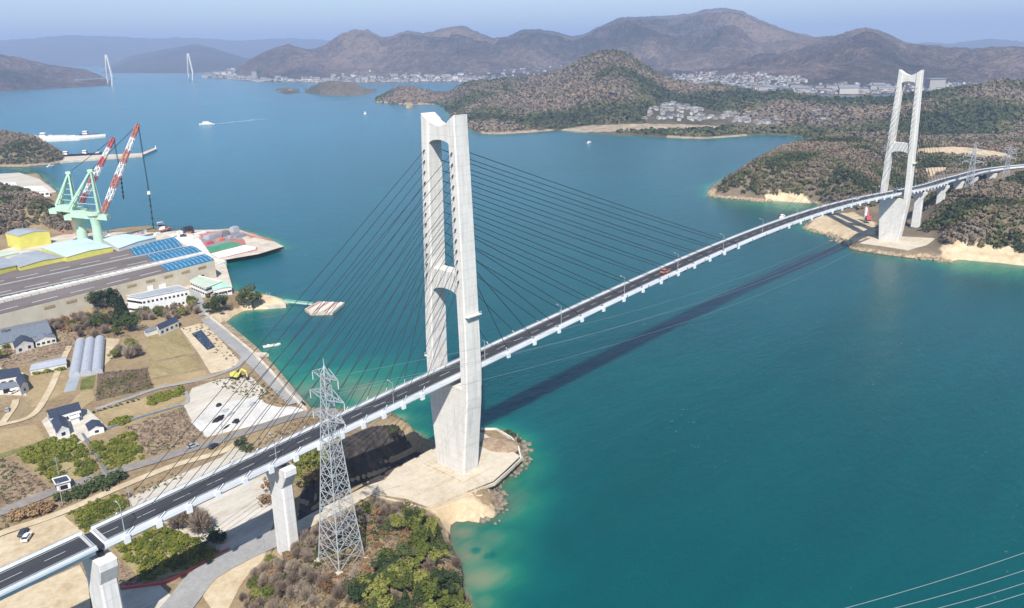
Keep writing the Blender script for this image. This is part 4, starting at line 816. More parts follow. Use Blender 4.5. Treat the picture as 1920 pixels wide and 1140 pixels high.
canopy('shipyard_hill_woods', mass([(-60,450),(0,442),(60,428),(120,436),(138,428),(130,402),(108,388),(60,376),(0,372),(-60,366)], 6, 4.0, h1, 15, zmin=5), 3.2, 'brown and dark green woodland on the hill left of the green cranes', 25, 28, tfun=lambda x, y, z, r: tn(x, y, z, r, .5))
hb = mass((HILL_NEAR,), 3, 1.5, h1, 31, zmin=4.6)
canopy('hill_scrub', hb, .95, 'low tawny and olive scrub covering the hill under the lattice pylon', 32, 14, tfun=lambda x, y, z, r: tn(x, y, z, r, .60, .9, 14), up=.15)
fs = []
for poly, sp in (([(236,802),(345,762),(356,790),(387,822),(280,856),(255,815)], 1.7), ([(183,700),(276,690),(287,728),(180,752)], 1.6), ([(-30,880),(0,858),(30,868),(100,915),(0,952),(-30,972)], 2.0), ([(0,965),(60,945),(130,925),(220,893),(226,905),(120,950),(0,995)], 2.0), ([(0,640),(130,610),(260,632),(200,634),(60,680),(0,690)], 2.6), ([(218,930),(330,885),(345,895),(235,945)], 2.2), ([(570,868),(640,812),(700,796),(760,800),(805,828),(745,824),(700,828),(640,856)], 2.0), ([(216,1045),(232,1060),(268,1090),(226,1105)], 2.0), ([(390,715),(470,700),(560,765),(510,755),(470,750)], 2.4), ([(340,618),(384,604),(452,680),(440,690)], 3.6), ([(440,840),(560,790),(640,780),(600,820),(480,860)], 2.4)): fs += mass(poly, 4, sp, h1, int(sp*100), zmin=3.4)
canopy('field_scrub', fs, .8, 'dry brown weeds and tufts on the unused fields and verges', 33, 12, tfun=lambda x, y, z, r: tn(x, y, z, r, .66, .5, 20), up=.1)
# the big peninsula: crowns follow the hill mesh
def pen_points(n, seed):
    r = np.random.default_rng(seed); nr, nc, _ = PEN.shape; out = []
    i = r.integers(3, int(nr*.78), n*3); j = r.integers(0, nc-1, n*3); a = r.random((n*3, 1)); b = r.random((n*3, 1))
    p = (PEN[i, j]*(1-a)+PEN[i+1, j]*a)*(1-b)+(PEN[i, j+1]*(1-a)+PEN[i+1, j+1]*a)*b; u, v = to_px(p)
    k = (u > 700) & (u < 1960) & (p[:, 2] > 2)
    for poly in ([(1050,243),(1100,234),(1200,230),(1300,232),(1390,237),(1300,245),(1200,247),(1080,249)], [(1205,236),(1215,200),(1270,192),(1330,205),(1400,222),(1460,230),(1440,242)]): k &= ~inpoly(u, v, poly)
    return [tuple(q) for q in p[k][:n]]
canopy('peninsula_woods', pen_points(15000, 3), 7.0, 'brown and olive woods covering the hills of the peninsula across the bay', 26, 12, tfun=lambda x, y, z, r: tn(x, y, z, r, .55, .7, 190), up=.15)

# ================================================================== BUILDINGS
def V3(p, z): return Vector((p[0], p[1], z))
def building(name, label, quad, ze, zr, wall, roof, z0=GZ, group=None, win=None, cat='building', px=True, over=.4, trim=None, wcol='glass'):
    q = P(quad, ze) if px else quad   # a,b far edge, c,d near edge (order round)
    A = sum(q[i][0]*q[(i+1) % 4][1]-q[(i+1) % 4][0]*q[i][1] for i in range(4))
    if A < 0: q = [q[1], q[0], q[3], q[2]]
    cx = sum(a for a, b in q)/4; cy = sum(b for a, b in q)/4; base = thing(name, label, cat, (cx, cy, z0), 0, group)
    L_ = [(a-cx, b-cy) for a, b in q]; h = ze-z0; m = MB(); m.prism(L_, -.4, h); m.build('wall', wall, base)
    O = [(a*(1+over/max(1, math.hypot(a, b))), b*(1+over/max(1, math.hypot(a, b)))) for a, b in L_]; m = MB()
    if zr > ze+.05:
        if math.dist(O[0], O[1]) < math.dist(O[1], O[2]): O = O[1:]+O[:1]
        m0 = ((O[3][0]+O[0][0])/2, (O[3][1]+O[0][1])/2); m1 = ((O[1][0]+O[2][0])/2, (O[1][1]+O[2][1])/2); H = zr-z0
        a, b, c, d = O; E = [(*a, h-.05), (*b, h-.05), (*c, h-.05), (*d, h-.05), (*m0, H), (*m1, H)]; E2 = [(x, y, z+.22) for x, y, z in E]
        m.add(E+E2, [(1, 0, 4, 5), (3, 2, 5, 4), (6, 7, 11, 10), (8, 9, 10, 11), (0, 1, 7, 6), (2, 3, 9, 8), (0, 6, 10, 4), (4, 10, 9, 3), (1, 5, 11, 7), (5, 2, 8, 11)])
        m.build('roof', roof, base)
        m = MB(); a_, b_, c_, d_ = L_ if math.dist(L_[0], L_[1]) >= math.dist(L_[1], L_[2]) else L_[1:]+L_[:1]
        for p, r_, q2 in ((d_, m0, a_), (b_, m1, c_)): 
            k = .985; m.add([(p[0], p[1], h), (q2[0], q2[1], h), (r_[0]*k, r_[1]*k, H-.1), (p[0]*.99, p[1]*.99, h), (q2[0]*.99, q2[1]*.99, h), (r_[0]*k*.99, r_[1]*k*.99, H-.1)], [(0, 1, 2), (5, 4, 3), (0, 2, 5, 3), (1, 4, 5, 2)])
        m.build('gable', wall, base)
    else:
        m.prism(O, h, h+.3); m.build('roof', roof, base); m = MB()
        for i in range(4): m.bar((*O[i], h+.45), (*O[(i+1) % 4], h+.45), .3, .35)
        m.build('roof_edge', trim or wall, base)
    if win:
        rows, cols, ww, wh = win; k = 0
        for i in range(4):
            a, b = Vector((*L_[i], 0)), Vector((*L_[(i+1) % 4], 0)); d = b-a; n = Vector((d.y, -d.x, 0)).normalized(); mid = (a+b)/2+Vector((cx, cy, 0))
            if (Vector((CAM[0], CAM[1], 0))-mid).dot(n) < 0: continue
            nc = cols if d.length > 10 else max(1, int(cols*d.length/22)); d_ = d.normalized()
            for r_ in range(rows):
                for c in range(nc):
                    p = a+d*((c+.5)/nc); z = h*(r_+.5)/rows; m = MB(); e = d_*ww/2
                    m.add([p-e+n*.02+Vector((0, 0, z-wh/2)), p+e+n*.02+Vector((0, 0, z-wh/2)), p+e+n*.02+Vector((0, 0, z+wh/2)), p-e+n*.02+Vector((0, 0, z+wh/2)), p-e+n*.1+Vector((0, 0, z-wh/2)), p+e+n*.1+Vector((0, 0, z-wh/2)), p+e+n*.1+Vector((0, 0, z+wh/2)), p-e+n*.1+Vector((0, 0, z+wh/2))], [(4, 5, 6, 7), (0, 1, 5, 4), (1, 2, 6, 5), (2, 3, 7, 6), (3, 0, 4, 7)])
                    if k < 90: m.build('window', M[wcol], base); k += 1
    return base
# ---- the long shipyard hall of three bays
def lerp2(a, b, t): return (a[0]*(1-t)+b[0]*t, a[1]*(1-t)+b[1]*t)
HZ = 17.0
hall = thing('shipyard_hall', 'very long shipyard hall with three brown roof bays and blue roof ends on the quay', 'hall', (*atxy(200, 520, GZ), GZ))
ho = hall.location
for (fr, fl, rr_, rl, blue) in (((402,488),(-120,620),(383,477),(-120,599),(293,276)), ((380,473),(-120,582),(359,461),(-120,561),(271,251)), ((344,463),(-120,560.5),(326,445),(-120,538.5),(236,217))):
    a, b, c, d = [Vector((*atxy(*p, HZ), HZ))-Vector(ho) for p in (fr, fl, rl, rr_)]     # front right, front left, rear left, rear right
    m = MB(); m.prism([(p.x, p.y) for p in (a, b, c, d)], -.5, HZ-GZ); m.build('wall', M['beige'], hall)
    R1, R0 = (a+d)/2+Vector((0, 0, .7)), (b+c)/2+Vector((0, 0, .7)); f = (402-blue[0])/522 if fr[0] == 402 else (fr[0]-blue[0])/(fr[0]+120)
    for t0, t1, mt, nm in ((0, f, 'blueroof', 'blue_roof'), (f, 1, 'brownroof', 'roof')):
        P0, P1 = a.lerp(b, t0), a.lerp(b, t1); Q0, Q1 = d.lerp(c, t0), d.lerp(c, t1); K0, K1 = R1.lerp(R0, t0), R1.lerp(R0, t1); u = Vector((0, 0, .25))
        m = MB(); m.add([P0+u*.1, P1+u*.1, Q1+u*.1, Q0+u*.1, K0, K1, P0+u, P1+u, Q1+u, Q0+u, K0+u, K1+u], [(7, 6, 10, 11), (9, 8, 11, 10), (0, 1, 7, 6)[::-1], (2, 3, 9, 8)[::-1], (6, 0, 4, 10), (10, 4, 3, 9), (7, 11, 5, 1), (11, 8, 2, 5)]); rf = m.build(nm, M[mt], hall)
        n = 11 if mt == 'blueroof' else 6
        for k in range(n):
            if mt == 'blueroof': t = (k+.5)/n; m = MB(); m.bar(P0.lerp(P1, t)+u*1.15+(K0-P0)*.15, K0.lerp(K1, t)+u*1.1-(K0-P0)*.1, .28, .1); m.bar(K0.lerp(K1, t)+u*1.1+(Q0-K0)*.1, Q0.lerp(Q1, t)+u*1.15-(Q0-K0)*.2, .28, .1); m.build('roof_light', M['cyanroof'], rf)
            else: 
                s0 = (k+.15)/n; s1 = (k+.8)/n; e = .5; m = MB(); m.bar(P0.lerp(P1, s0).lerp(K0.lerp(K1, s0), e)+u*1.35, P0.lerp(P1, s1).lerp(K0.lerp(K1, s1), e)+u*1.35, 1.0, .12); m.build('roof_light', M['skylight'], rf)
    if fr[0] != 402:
        m = MB(); m.bar(a+Vector((0, 0, .3)), b+Vector((0, 0, .3)), 1.0, .5); m.build('gutter', M['skylight'], hall)
# white clerestory blocks between the second and third bay
pa, pb = Vector((*atxy(383, 475.5, HZ), HZ))-Vector(ho), Vector((*atxy(-120, 591, HZ), HZ))-Vector(ho)
for k in range(34):
    m = MB(); c = pa.lerp(pb, (k+.5)/34); L_ = (pb-pa).length/34; an = math.atan2((pb-pa).y, (pb-pa).x); m.box((c.x, c.y, HZ-GZ-1.0), (L_*.8, 4.6, 2.0), an); m.build('clerestory', M['offwhite'], hall)
# front wall openings
fa, fb = Vector((*atxy(402, 488, HZ), 0))-Vector((ho.x, ho.y, 0)), Vector((*atxy(-120, 620, HZ), 0))-Vector((ho.x, ho.y, 0)); dd = (fb-fa); nn_ = Vector((dd.y, -dd.x, 0)).normalized(); nn_ = nn_ if nn_.y < 0 else -nn_
for k in range(9):
    c = fa.lerp(fb, .06+.075*k)+nn_*.12; m = MB(); m.box((c.x, c.y, 9.3), (6.2, .2, 1.6), math.atan2(dd.y, dd.x)); m.build('window', M['tan'], hall)
for t, w_, h_, mt in ((.075, 6, 5, 'black'), (.24, 5, 6, 'white'), (.29, 4, 7, 'white'), (.34, 4, 4, 'black'), (.5, 6, 5, 'greyroof')):
    c = fa.lerp(fb, t)+nn_*.15; m = MB(); m.box((c.x, c.y, .1), (w_, .25, h_), math.atan2(dd.y, dd.x)); m.build('door', M[mt], hall)
building('workshop_hall', 'pale cyan roofed workshop hall with yellow fascia behind the brown roofed hall', [(77,464),(162,447),(211,463),(125,482)], 21, 22, M['yellow'], M['cyanroof'], cat='hall', win=None)
building('workshop_hall', 'second pale cyan roofed hall right of the green crane columns', [(193,449),(234,439),(292,445),(222,466)], 20, 20.8, M['offwhite'], M['cyanroof'], cat='hall')
building('workshop_hall', 'grey roofed hall with a thin yellow edge left of the cyan roof', [(15,486),(70,470),(121,482),(37,501)], 20, 21, M['yellow'], M['greyroof'], cat='hall')
building('workshop_hall', 'grey roofed hall with yellow edge cut by the left photo edge', [(-70,497),(8,483),(30,498),(-40,518)], 20, 21, M['yellow'], M['greyroof'], cat='hall')
building('workshop_hall', 'low hall with pale mint roof at the left edge behind the grey roofs', [(-40,480),(20,470),(36,474),(-20,486)], 12, 12.5, M['offwhite'], M['lime'], cat='hall')
building('lean_to', 'low grey brown roofed lean-to along the front wall of the long hall', [(20,589),(192,547),(198,553),(20,598)], 8, 8.8, M['beige'], M['brownroof'], cat='shed')
building('yellow_workshop', 'bright yellow workshop with grey curved roof below the wooded hill', [(10,437),(52,428),(92,433),(34,443)], 15, 16.5, M['yellow'], M['greyroof'], cat='workshop')
building('office_building', 'white three storey office building with rows of dark square windows', [(238,556),(333,536),(352,543),(265,560)], 14.5, 14.5, M['white'], M['greyroof'], win=(2,11,1.3,1.3), trim=M['offwhite'])
building('quay_office', 'white building with pale green roof between the hall and the beach', [(357,528),(374,518),(414,529),(386,540)], 10, 10, M['white'], M['lime'], win=(2,7,2.4,1.3))
building('quay_office', 'low white building with turquoise roof at the water by the office', [(396,534),(420,526),(434,538),(400,545)], 9, 9.6, M['white'], M['green'], win=(1,4,2.6,1.2))
building('farm_house', 'blue grey tiled farmhouse with white walls beside the narrow field road', [(293,612),(326,596),(334,602),(299,618)], 8, 9.8, M['offwhite'], M['tileblue'], cat='house', win=(1,4,1.6,1.4))
building('farm_shed', 'low grey roofed shed joined to the left end of the blue grey farmhouse', [(270,620),(290,613),(296,617),(274,624)], 6.5, 7.6, M['offwhite'], M['tilegrey'], cat='shed')
building('farm_house', 'grey tiled farmhouse with white porch at the far left of the fields', [(24,640),(58,632),(62,641),(28,652)], 8, 10.2, M['offwhite'], M['tileblue'], cat='house', win=(1,5,1.5,1.6))
building('farm_house', 'long brown grey tiled house behind the grey tiled farmhouse', [(58,631),(96,622),(104,632),(66,641)], 7.5, 9, M['offwhite'], M['tilegrey'], cat='house', win=(1,4,1.5,1.2))
building('farm_shed', 'wide weathered grey roof shed in the scrub at the left edge', [(-30,622),(85,600),(97,624),(-20,650)], 8.5, 10.5, M['beige'], M['tilegrey'], cat='shed')
building('farm_house', 'large dark blue tiled house cut by the left photo edge', [(-40,700),(32,692),(40,704),(-30,716)], 8.5, 10.8, M['offwhite'], M['tileblue'], cat='house', win=(1,5,1.8,1.5))
building('farm_house', 'dark tiled wing turned towards the yard of the large left edge house', [(30,712),(44,706),(52,718),(38,728)], 8, 10, M['offwhite'], M['tileblue'], cat='house', win=(1,2,1.4,1.3))
building('garage', 'grey flat roofed garage in front of the large left edge house', [(-20,722),(24,716),(34,724),(-12,733)], 6.6, 7.4, M['offwhite'], M['tilegrey'], cat='garage', win=(1,2,2.6,2.0), wcol='black')
building('farm_house', 'dark blue tiled house with solar panels and white walls in the middle of the fields', [(88,773),(144,758),(151,768),(94,784)], 8.2, 10.4, M['white'], M['tileblue'], cat='house', win=(1,6,1.8,1.5))
building('farm_house', 'blue tiled gable wing standing forward of the house with solar panels', [(96,790),(124,784),(129,802),(106,811)], 7.4, 9.6, M['white'], M['tileblue'], cat='house', win=(1,2,1.6,1.4))
building('farm_shed', 'small dark roofed outbuilding with white wall right of the solar panel house', [(161,796),(186,789),(194,800),(167,807)], 6.6, 7.8, M['white'], M['tileblue'], cat='shed', win=(1,2,1.5,1.1))
building('farm_shed', 'little flat roofed white shed in front of the solar panel house yard', [(130,781),(146,776),(148,782),(133,787)], 6.2, 6.2, M['white'], M['offwhite'], cat='shed')
building('farm_shed', 'long low grey roofed shed behind the short green hedge', [(66,681),(122,669),(124,682),(56,695)], 6.6, 7.6, M['offwhite'], M['plastic'], cat='shed')
building('roadside_shed', 'small dark roofed white shed beside the main road above the deck end', [(100,900),(124,894),(131,903),(106,910)], 7.0, 7.0, M['white'], M['tileblue'], cat='shed', win=(1,2,2.4,1.6), wcol='black')
building('boat_house', 'white house on the plateau behind the left leg of the far tower', [(1638,284),(1662,280),(1668,285),(1644,290)], 16, 18, M['white'], M['tilegrey'], z0=9, cat='house', win=(1,4,2,2))
# greenhouse of three tunnels
q = [Vector((*atxy(*p, 6.3), 0)) for p in ((141,638),(196,631),(192,692),(128,702))]; gh = thing('greenhouse', 'long grey plastic greenhouse of three joined tunnels', 'greenhouse', ((q[0]+q[2]).x/2, (q[0]+q[2]).y/2, GZ)); go = Vector(gh.location); go.z = 0
for k in range(3):
    a, b = q[0].lerp(q[1], k/3)-go, q[0].lerp(q[1], (k+1)/3)-go; c, d = q[3].lerp(q[2], k/3)-go, q[3].lerp(q[2], (k+1)/3)-go; secs = []
    for e, f in ((a, b), (c, d)): secs.append([(e.lerp(f, t).x, e.lerp(f, t).y, zz) for t, zz in ((0.01, -.2), (.01, 1.8), (.12, 2.7), (.3, 3.3), (.5, 3.5), (.7, 3.3), (.88, 2.7), (.99, 1.8), (.99, -.2))])
    m = MB(); m.loft(secs); tn_ = m.build('tunnel', M['plastic'], gh)
    m = MB()
    for j in range(12):
        t = (j+.5)/12; r0 = [Vector(p).lerp(Vector(p2), t)+Vector((0, 0, .04)) for p, p2 in zip(*secs)]
        for u_, v_ in zip(r0[1:-2], r0[2:-1]): m.bar(u_, v_, .12)
    m.build('hoop', M['steel'], tn_)
# vegetable rows
for k in range(9):
    a = atxy(176+k*10.5, 774-k*3.0, GZ); m = MB(); c = crown_ever(70, .8, .35, 0, .25, 200+k); o = c.build('vegetable_clump', M['gshrub'] if 'gshrub' in M else M['dark_green']); o.location = (*a, GZ); o.scale = (1, 1.3, 1); tag(o, 'leafy vegetable clump in the row beside the farm lane', 'vegetable plants', 'vegetable clumps in a row')
# tarpaulins and holes in the pale lot
for i, (px, py, rx, ry, lb) in enumerate([(411,785,3.2,1.8,'large black tarpaulin heap on the pale lot'), (443,790,2.2,1.2,'black tarpaulin heap right of the largest one on the pale lot'), (410,760,1.6,1.0,'small black heap at the back edge of the pale lot'), (421,770,3.0,1.2,'low grey heap between the black heaps on the pale lot'), (432,776,2.2,.8,'flat grey heap behind the right black heap on the pale lot'), (472,758,3.6,1.0,'long thin grey heap at the back right of the pale lot'), (425,800,2.2,.4,'thin dark strip lying in front of the black heaps')]):
    blob('tarpaulin_heap', px, py, GZ+.4, rx, ry, .9 if i < 3 else .35, .4, M['black'] if i < 3 or i == 6 else M['greyroof'], lb, 'tarpaulin', rough=.5, seed=i)
# ================================================================== vehicles
def make_car(label, body, loc, rz, sz=1.0, group=None):
    t = thing('parked_car', label, 'car', loc, rz, group); t.scale = (sz,)*3; m = MB()
    pr = [(-2.2, .35), (-2.25, .8), (-2.1, .95), (-1.0, 1.0), (.9, 1.0), (2.0, .85), (2.2, .6), (2.15, .3)]
    m.loft([[(x, s*.86, z) for x, z in pr] for s in (-1, 1)]); m.build('body', M[body], t)
    m = MB(); m.loft([[(-1.9, -.74, .95), (1.1, -.74, .95), (1.1, .74, .95), (-1.9, .74, .95)], [(-1.5, -.62, 1.48), (.35, -.62, 1.48), (.35, .62, 1.48), (-1.5, .62, 1.48)]]); cb = m.build('cabin', M['glass'], t)
    m = MB(); m.box((-.55, 0, 1.485), (1.75, 1.2, .05)); m.build('roof', M[body], t)
    for x in (-1.4, 1.4):
        for y in (-.78, .78): m = MB(); m.bar((x, y-.11, .33), (x, y+.11, .33), .66, n=12); m.build('wheel', M['tyre'], t)
    for y in (-.6, .6): m = MB(); m.box((2.16, y, .62), (.08, .34, .16)); m.build('headlight', M['skylight'], t)
    return t
cz = GZ+.35
make_car('white car parked on the dirt lot left of the bridge end', 'white', (*atxy(51, 1010, cz), cz), .9, 1.15)
make_car('dark grey car parked just behind the white car on the dirt lot', 'tileblue', (*atxy(44, 1001, cz), cz), .9, 1.1)
make_car('grey car on the main road beside the tall grass field', 'greyroof', (*atxy(362, 838, GZ+.4), GZ+.4), -.1)
make_car('dark car at the road junction behind the deck', 'tileblue', (*atxy(400, 838, GZ+.4), GZ+.4), .4)
make_car('white car in the yard of the large left edge house', 'white', (*atxy(26, 736, GZ+.3), GZ+.3), .5)
make_car('grey car on the dirt below the large left edge house', 'greyroof', (*atxy(14, 770, GZ+.3), GZ+.3), 1.2)
x = 140; make_car('orange car driving along the middle of the bridge deck', 'orange', (x, -1.6, DZ(x)+.14), 0, 1.3)
make_car('white car on the bridge deck nearer the far tower', 'white', (398, 1.9, DZ(398)+.14), 0, 1.1)
# excavator
t = thing('excavator', 'yellow excavator with raised arm on the dug ground by the seawall road', 'excavator', (*atxy(444, 710, GZ), GZ+.3), -1.2); t.scale = (1.25,)*3
for s in (-1, 1): m = MB(); m.loft([[(x, s*1.2+dy, z) for x, z in ((-1.9, .1), (1.9, .1), (2.2, .5), (1.8, .9), (-1.8, .9), (-2.2, .5))] for dy in (-.3, .3)]); m.build('track', M['tyre'], t)
m = MB(); m.box((-.4, 0, .95), (3.4, 2.5, 1.3), top=.95); m.build('body', M['yellow'], t); m = MB(); m.box((.9, .7, 1.2), (1.3, 1.0, 1.7), top=.85); m.build('cab', M['glass'], t)
m = MB(); m.bar((1.2, -.3, 1.6), (3.2, -.3, 4.3), .55); m.bar((3.2, -.3, 4.3), (5.2, -.3, 3.5), .5); m.build('boom', M['yellow'], t)
m = MB(); m.bar((5.1, -.3, 3.6), (5.5, -.3, 1.2), .35); m.build('arm', M['yellow'], t); m = MB(); m.box((5.4, -.3, .4), (.9, 1.1, .9), top=.7); m.build('bucket', M['darkmetal'], t)
# red machine below the far tower
t = thing('piling_machine', 'red tracked machine working on the ground left of the far tower', 'machine', (*atxy(1628, 412, 7), 6.5), .5); m = MB(); m.box((0, 0, 0), (6, 4, 1.2)); m.build('track', M['tyre'], t); m = MB(); m.box((-.5, 0, 1.2), (6.5, 4.2, 2.6), top=.9); m.build('body', M['red'], t); m = MB(); m.bar((2, 0, 2), (4.5, 0, 9), .8); m.build('boom', M['red'], t)
t = thing('silo', 'slim white silo standing left of the red tracked machine', 'silo', (*atxy(1622, 412, 6), 6)); m = MB(); m.bar((0, 0, -1), (0, 0, 10), 2.6, n=12); m.build('tank', M['white'], t); m = MB(); m.bar((0, 0, 10), (0, 0, 11.5), 2.6, n=12, w2=.6); m.build('cap', M['offwhite'], t)
# ================================================================== lattice pylons and wires
def pylon(label, base, H, wb, wt, arms, rz, par_w=.30, panels=12, loc_s=1):
    t = thing('lattice_pylon', label, 'pylon', base, rz); hw = lambda z: (wb+(wt-wb)*min(1, z/(H*.93))**.82)/2
    cr = [(-1, -1), (1, -1), (1, 1), (-1, 1)]; 
    for a, b in cr:
        m = MB(); zs = np.linspace(-2, H*.93, 9)
        for z0_, z1_ in zip(zs[:-1], zs[1:]): m.bar((a*hw(max(z0_, 0)), b*hw(max(z0_, 0)), z0_), (a*hw(z1_), b*hw(z1_), z1_), par_w*(1-.45*z0_/H))
        m.build('leg', M['steel'], t)
    m = MB(); zs = [H*.93*(1-(1-i/panels)**1.25) for i in range(panels+1)]
    for z0_, z1_ in zip(zs[:-1], zs[1:]):
        zm = (z0_+z1_)/2
        for i in range(4):
            a, b = cr[i], cr[(i+1) % 4]; A0, B0 = Vector((a[0]*hw(z0_), a[1]*hw(z0_), z0_)), Vector((b[0]*hw(z0_), b[1]*hw(z0_), z0_)); A1, B1 = Vector((a[0]*hw(z1_), a[1]*hw(z1_), z1_)), Vector((b[0]*hw(z1_), b[1]*hw(z1_), z1_))
            w_ = par_w*.5; m.bar(A0, B1, w_); m.bar(B0, A1, w_); m.bar(A1, B1, w_); m.bar(A0.lerp(A1, .5), B0.lerp(B1, .5), w_*.7)
            if z0_ < H*.55: X_ = (A0+B1)/2; m.bar(A0.lerp(A1, .5), A0.lerp(B0, .5), w_*.7); m.bar(B0.lerp(B1, .5), A0.lerp(B0, .5), w_*.7)
    m.build('bracing', M['steel'], t); tips = []
    for z, ln in arms:
        for s in (-1, 1):
            m = MB(); tip = Vector((0, s*ln, z+.4)); h_ = hw(z)
            for a in (-1, 1): m.bar((a*h_, s*h_, z), tip, .28*par_w/.42); m.bar((a*h_, s*h_, z+2.2), tip, .22*par_w/.42); m.bar((a*h_*.6, s*(h_+ln)/2, z+.2), (a*h_*.6, s*(h_*1.4+ln)/2.3, z+1.1), .18)
            m.bar((-h_*.5, s*(h_+ln)/2, z+.2), (h_*.5, s*(h_+ln)/2, z+.2), .2); arm = m.build('cross_arm', M['steel'], t)
            m = MB()
            for j in range(5): m.bar(tip+Vector((0, 0, -.3-.45*j)), tip+Vector((0, 0, -.6-.45*j)), .38*par_w/.42, n=6)
            m.build('insulator', M['offwhite'], arm); tips.append((s, z, Matrix.Rotation(rz, 3, 'Z')@tip+Vector(base)-Vector((0, 0, 2.6))))
    m = MB(); m.bar((0, 0, H*.93), (0, 0, H), .4, w2=.15)
    for a, b in cr: m.bar((a*hw(H*.93), b*hw(H*.93), H*.93), (0, 0, H*.97), .2)
    m.build('peak', M['steel'], t); m = MB()
    for a, b in cr: m.box((a*hw(0), b*hw(0), -2.2), (1.6, 1.6, 2.4))
    m.build('footing', M['padcon'], t); return t, tips
pz = Z1(-78, -35); arms = [(43, 6.6), (48.8, 7.0), (54.6, 5.2)]
p1, t1 = pylon('tall white lattice power pylon rising from the wooded hill in front of the deck', (-78, -35, pz), 80.2-pz, 9.2, 1.5, arms, .05)
p2, t2 = pylon('grey lattice power pylon standing in front of the bridge approach beyond the far tower', (612, -19, 15), 56, 9.5, 1.6, [(38, 8), (43, 8), (48, 6)], .2, .55, 8)
p3, t3 = pylon('smaller grey lattice power pylon beside the curve of the road at the right', (719, -25, 17), 42, 8, 1.5, [(28, 6), (33, 6), (37, 5)], .2, .5, 6)
def wire(a, b, sag, label, r=.09, grp=None, n=28):
    m = MB(); a = Vector(a); b = Vector(b); pts = [a.lerp(b, i/n)-Vector((0, 0, sag*4*(i/n)*(1-i/n))) for i in range(n+1)]
    for i in range(n): m.bar(pts[i], pts[i+1], r*2, n=4)
    return tag(m.build('power_line', M['wire']), label, 'power line', grp)
LV = {0: 'lowest', 1: 'middle', 2: 'upper'}
for i in range(2, 6):
    s, z, a = t1[i]; b = t2[i][2]; side = 'bridge side' if s > 0 else 'camera side'
    wire(a, b, 26, f'{LV[i//2]} thin power line on the {side} spanning from the hill pylon over the strait', .028); wire(b, t3[i][2], 3, f'{LV[i//2]} thin power line on the {side} between the two far pylons', .08)
for i, ((ax, ay), (bx, by)) in enumerate([((1480,1168),(2000,1008)), ((1560,1168),(2000,1042)), ((1620,1172),(2000,1066)), ((1690,1172),(2000,1084))]):
    wire(at(ax, ay, 72), at(bx, by, 74), .8, f'{["uppermost", "second", "third", "lowest"][i]} of the thin wires crossing the bottom right corner over the sea', .035)
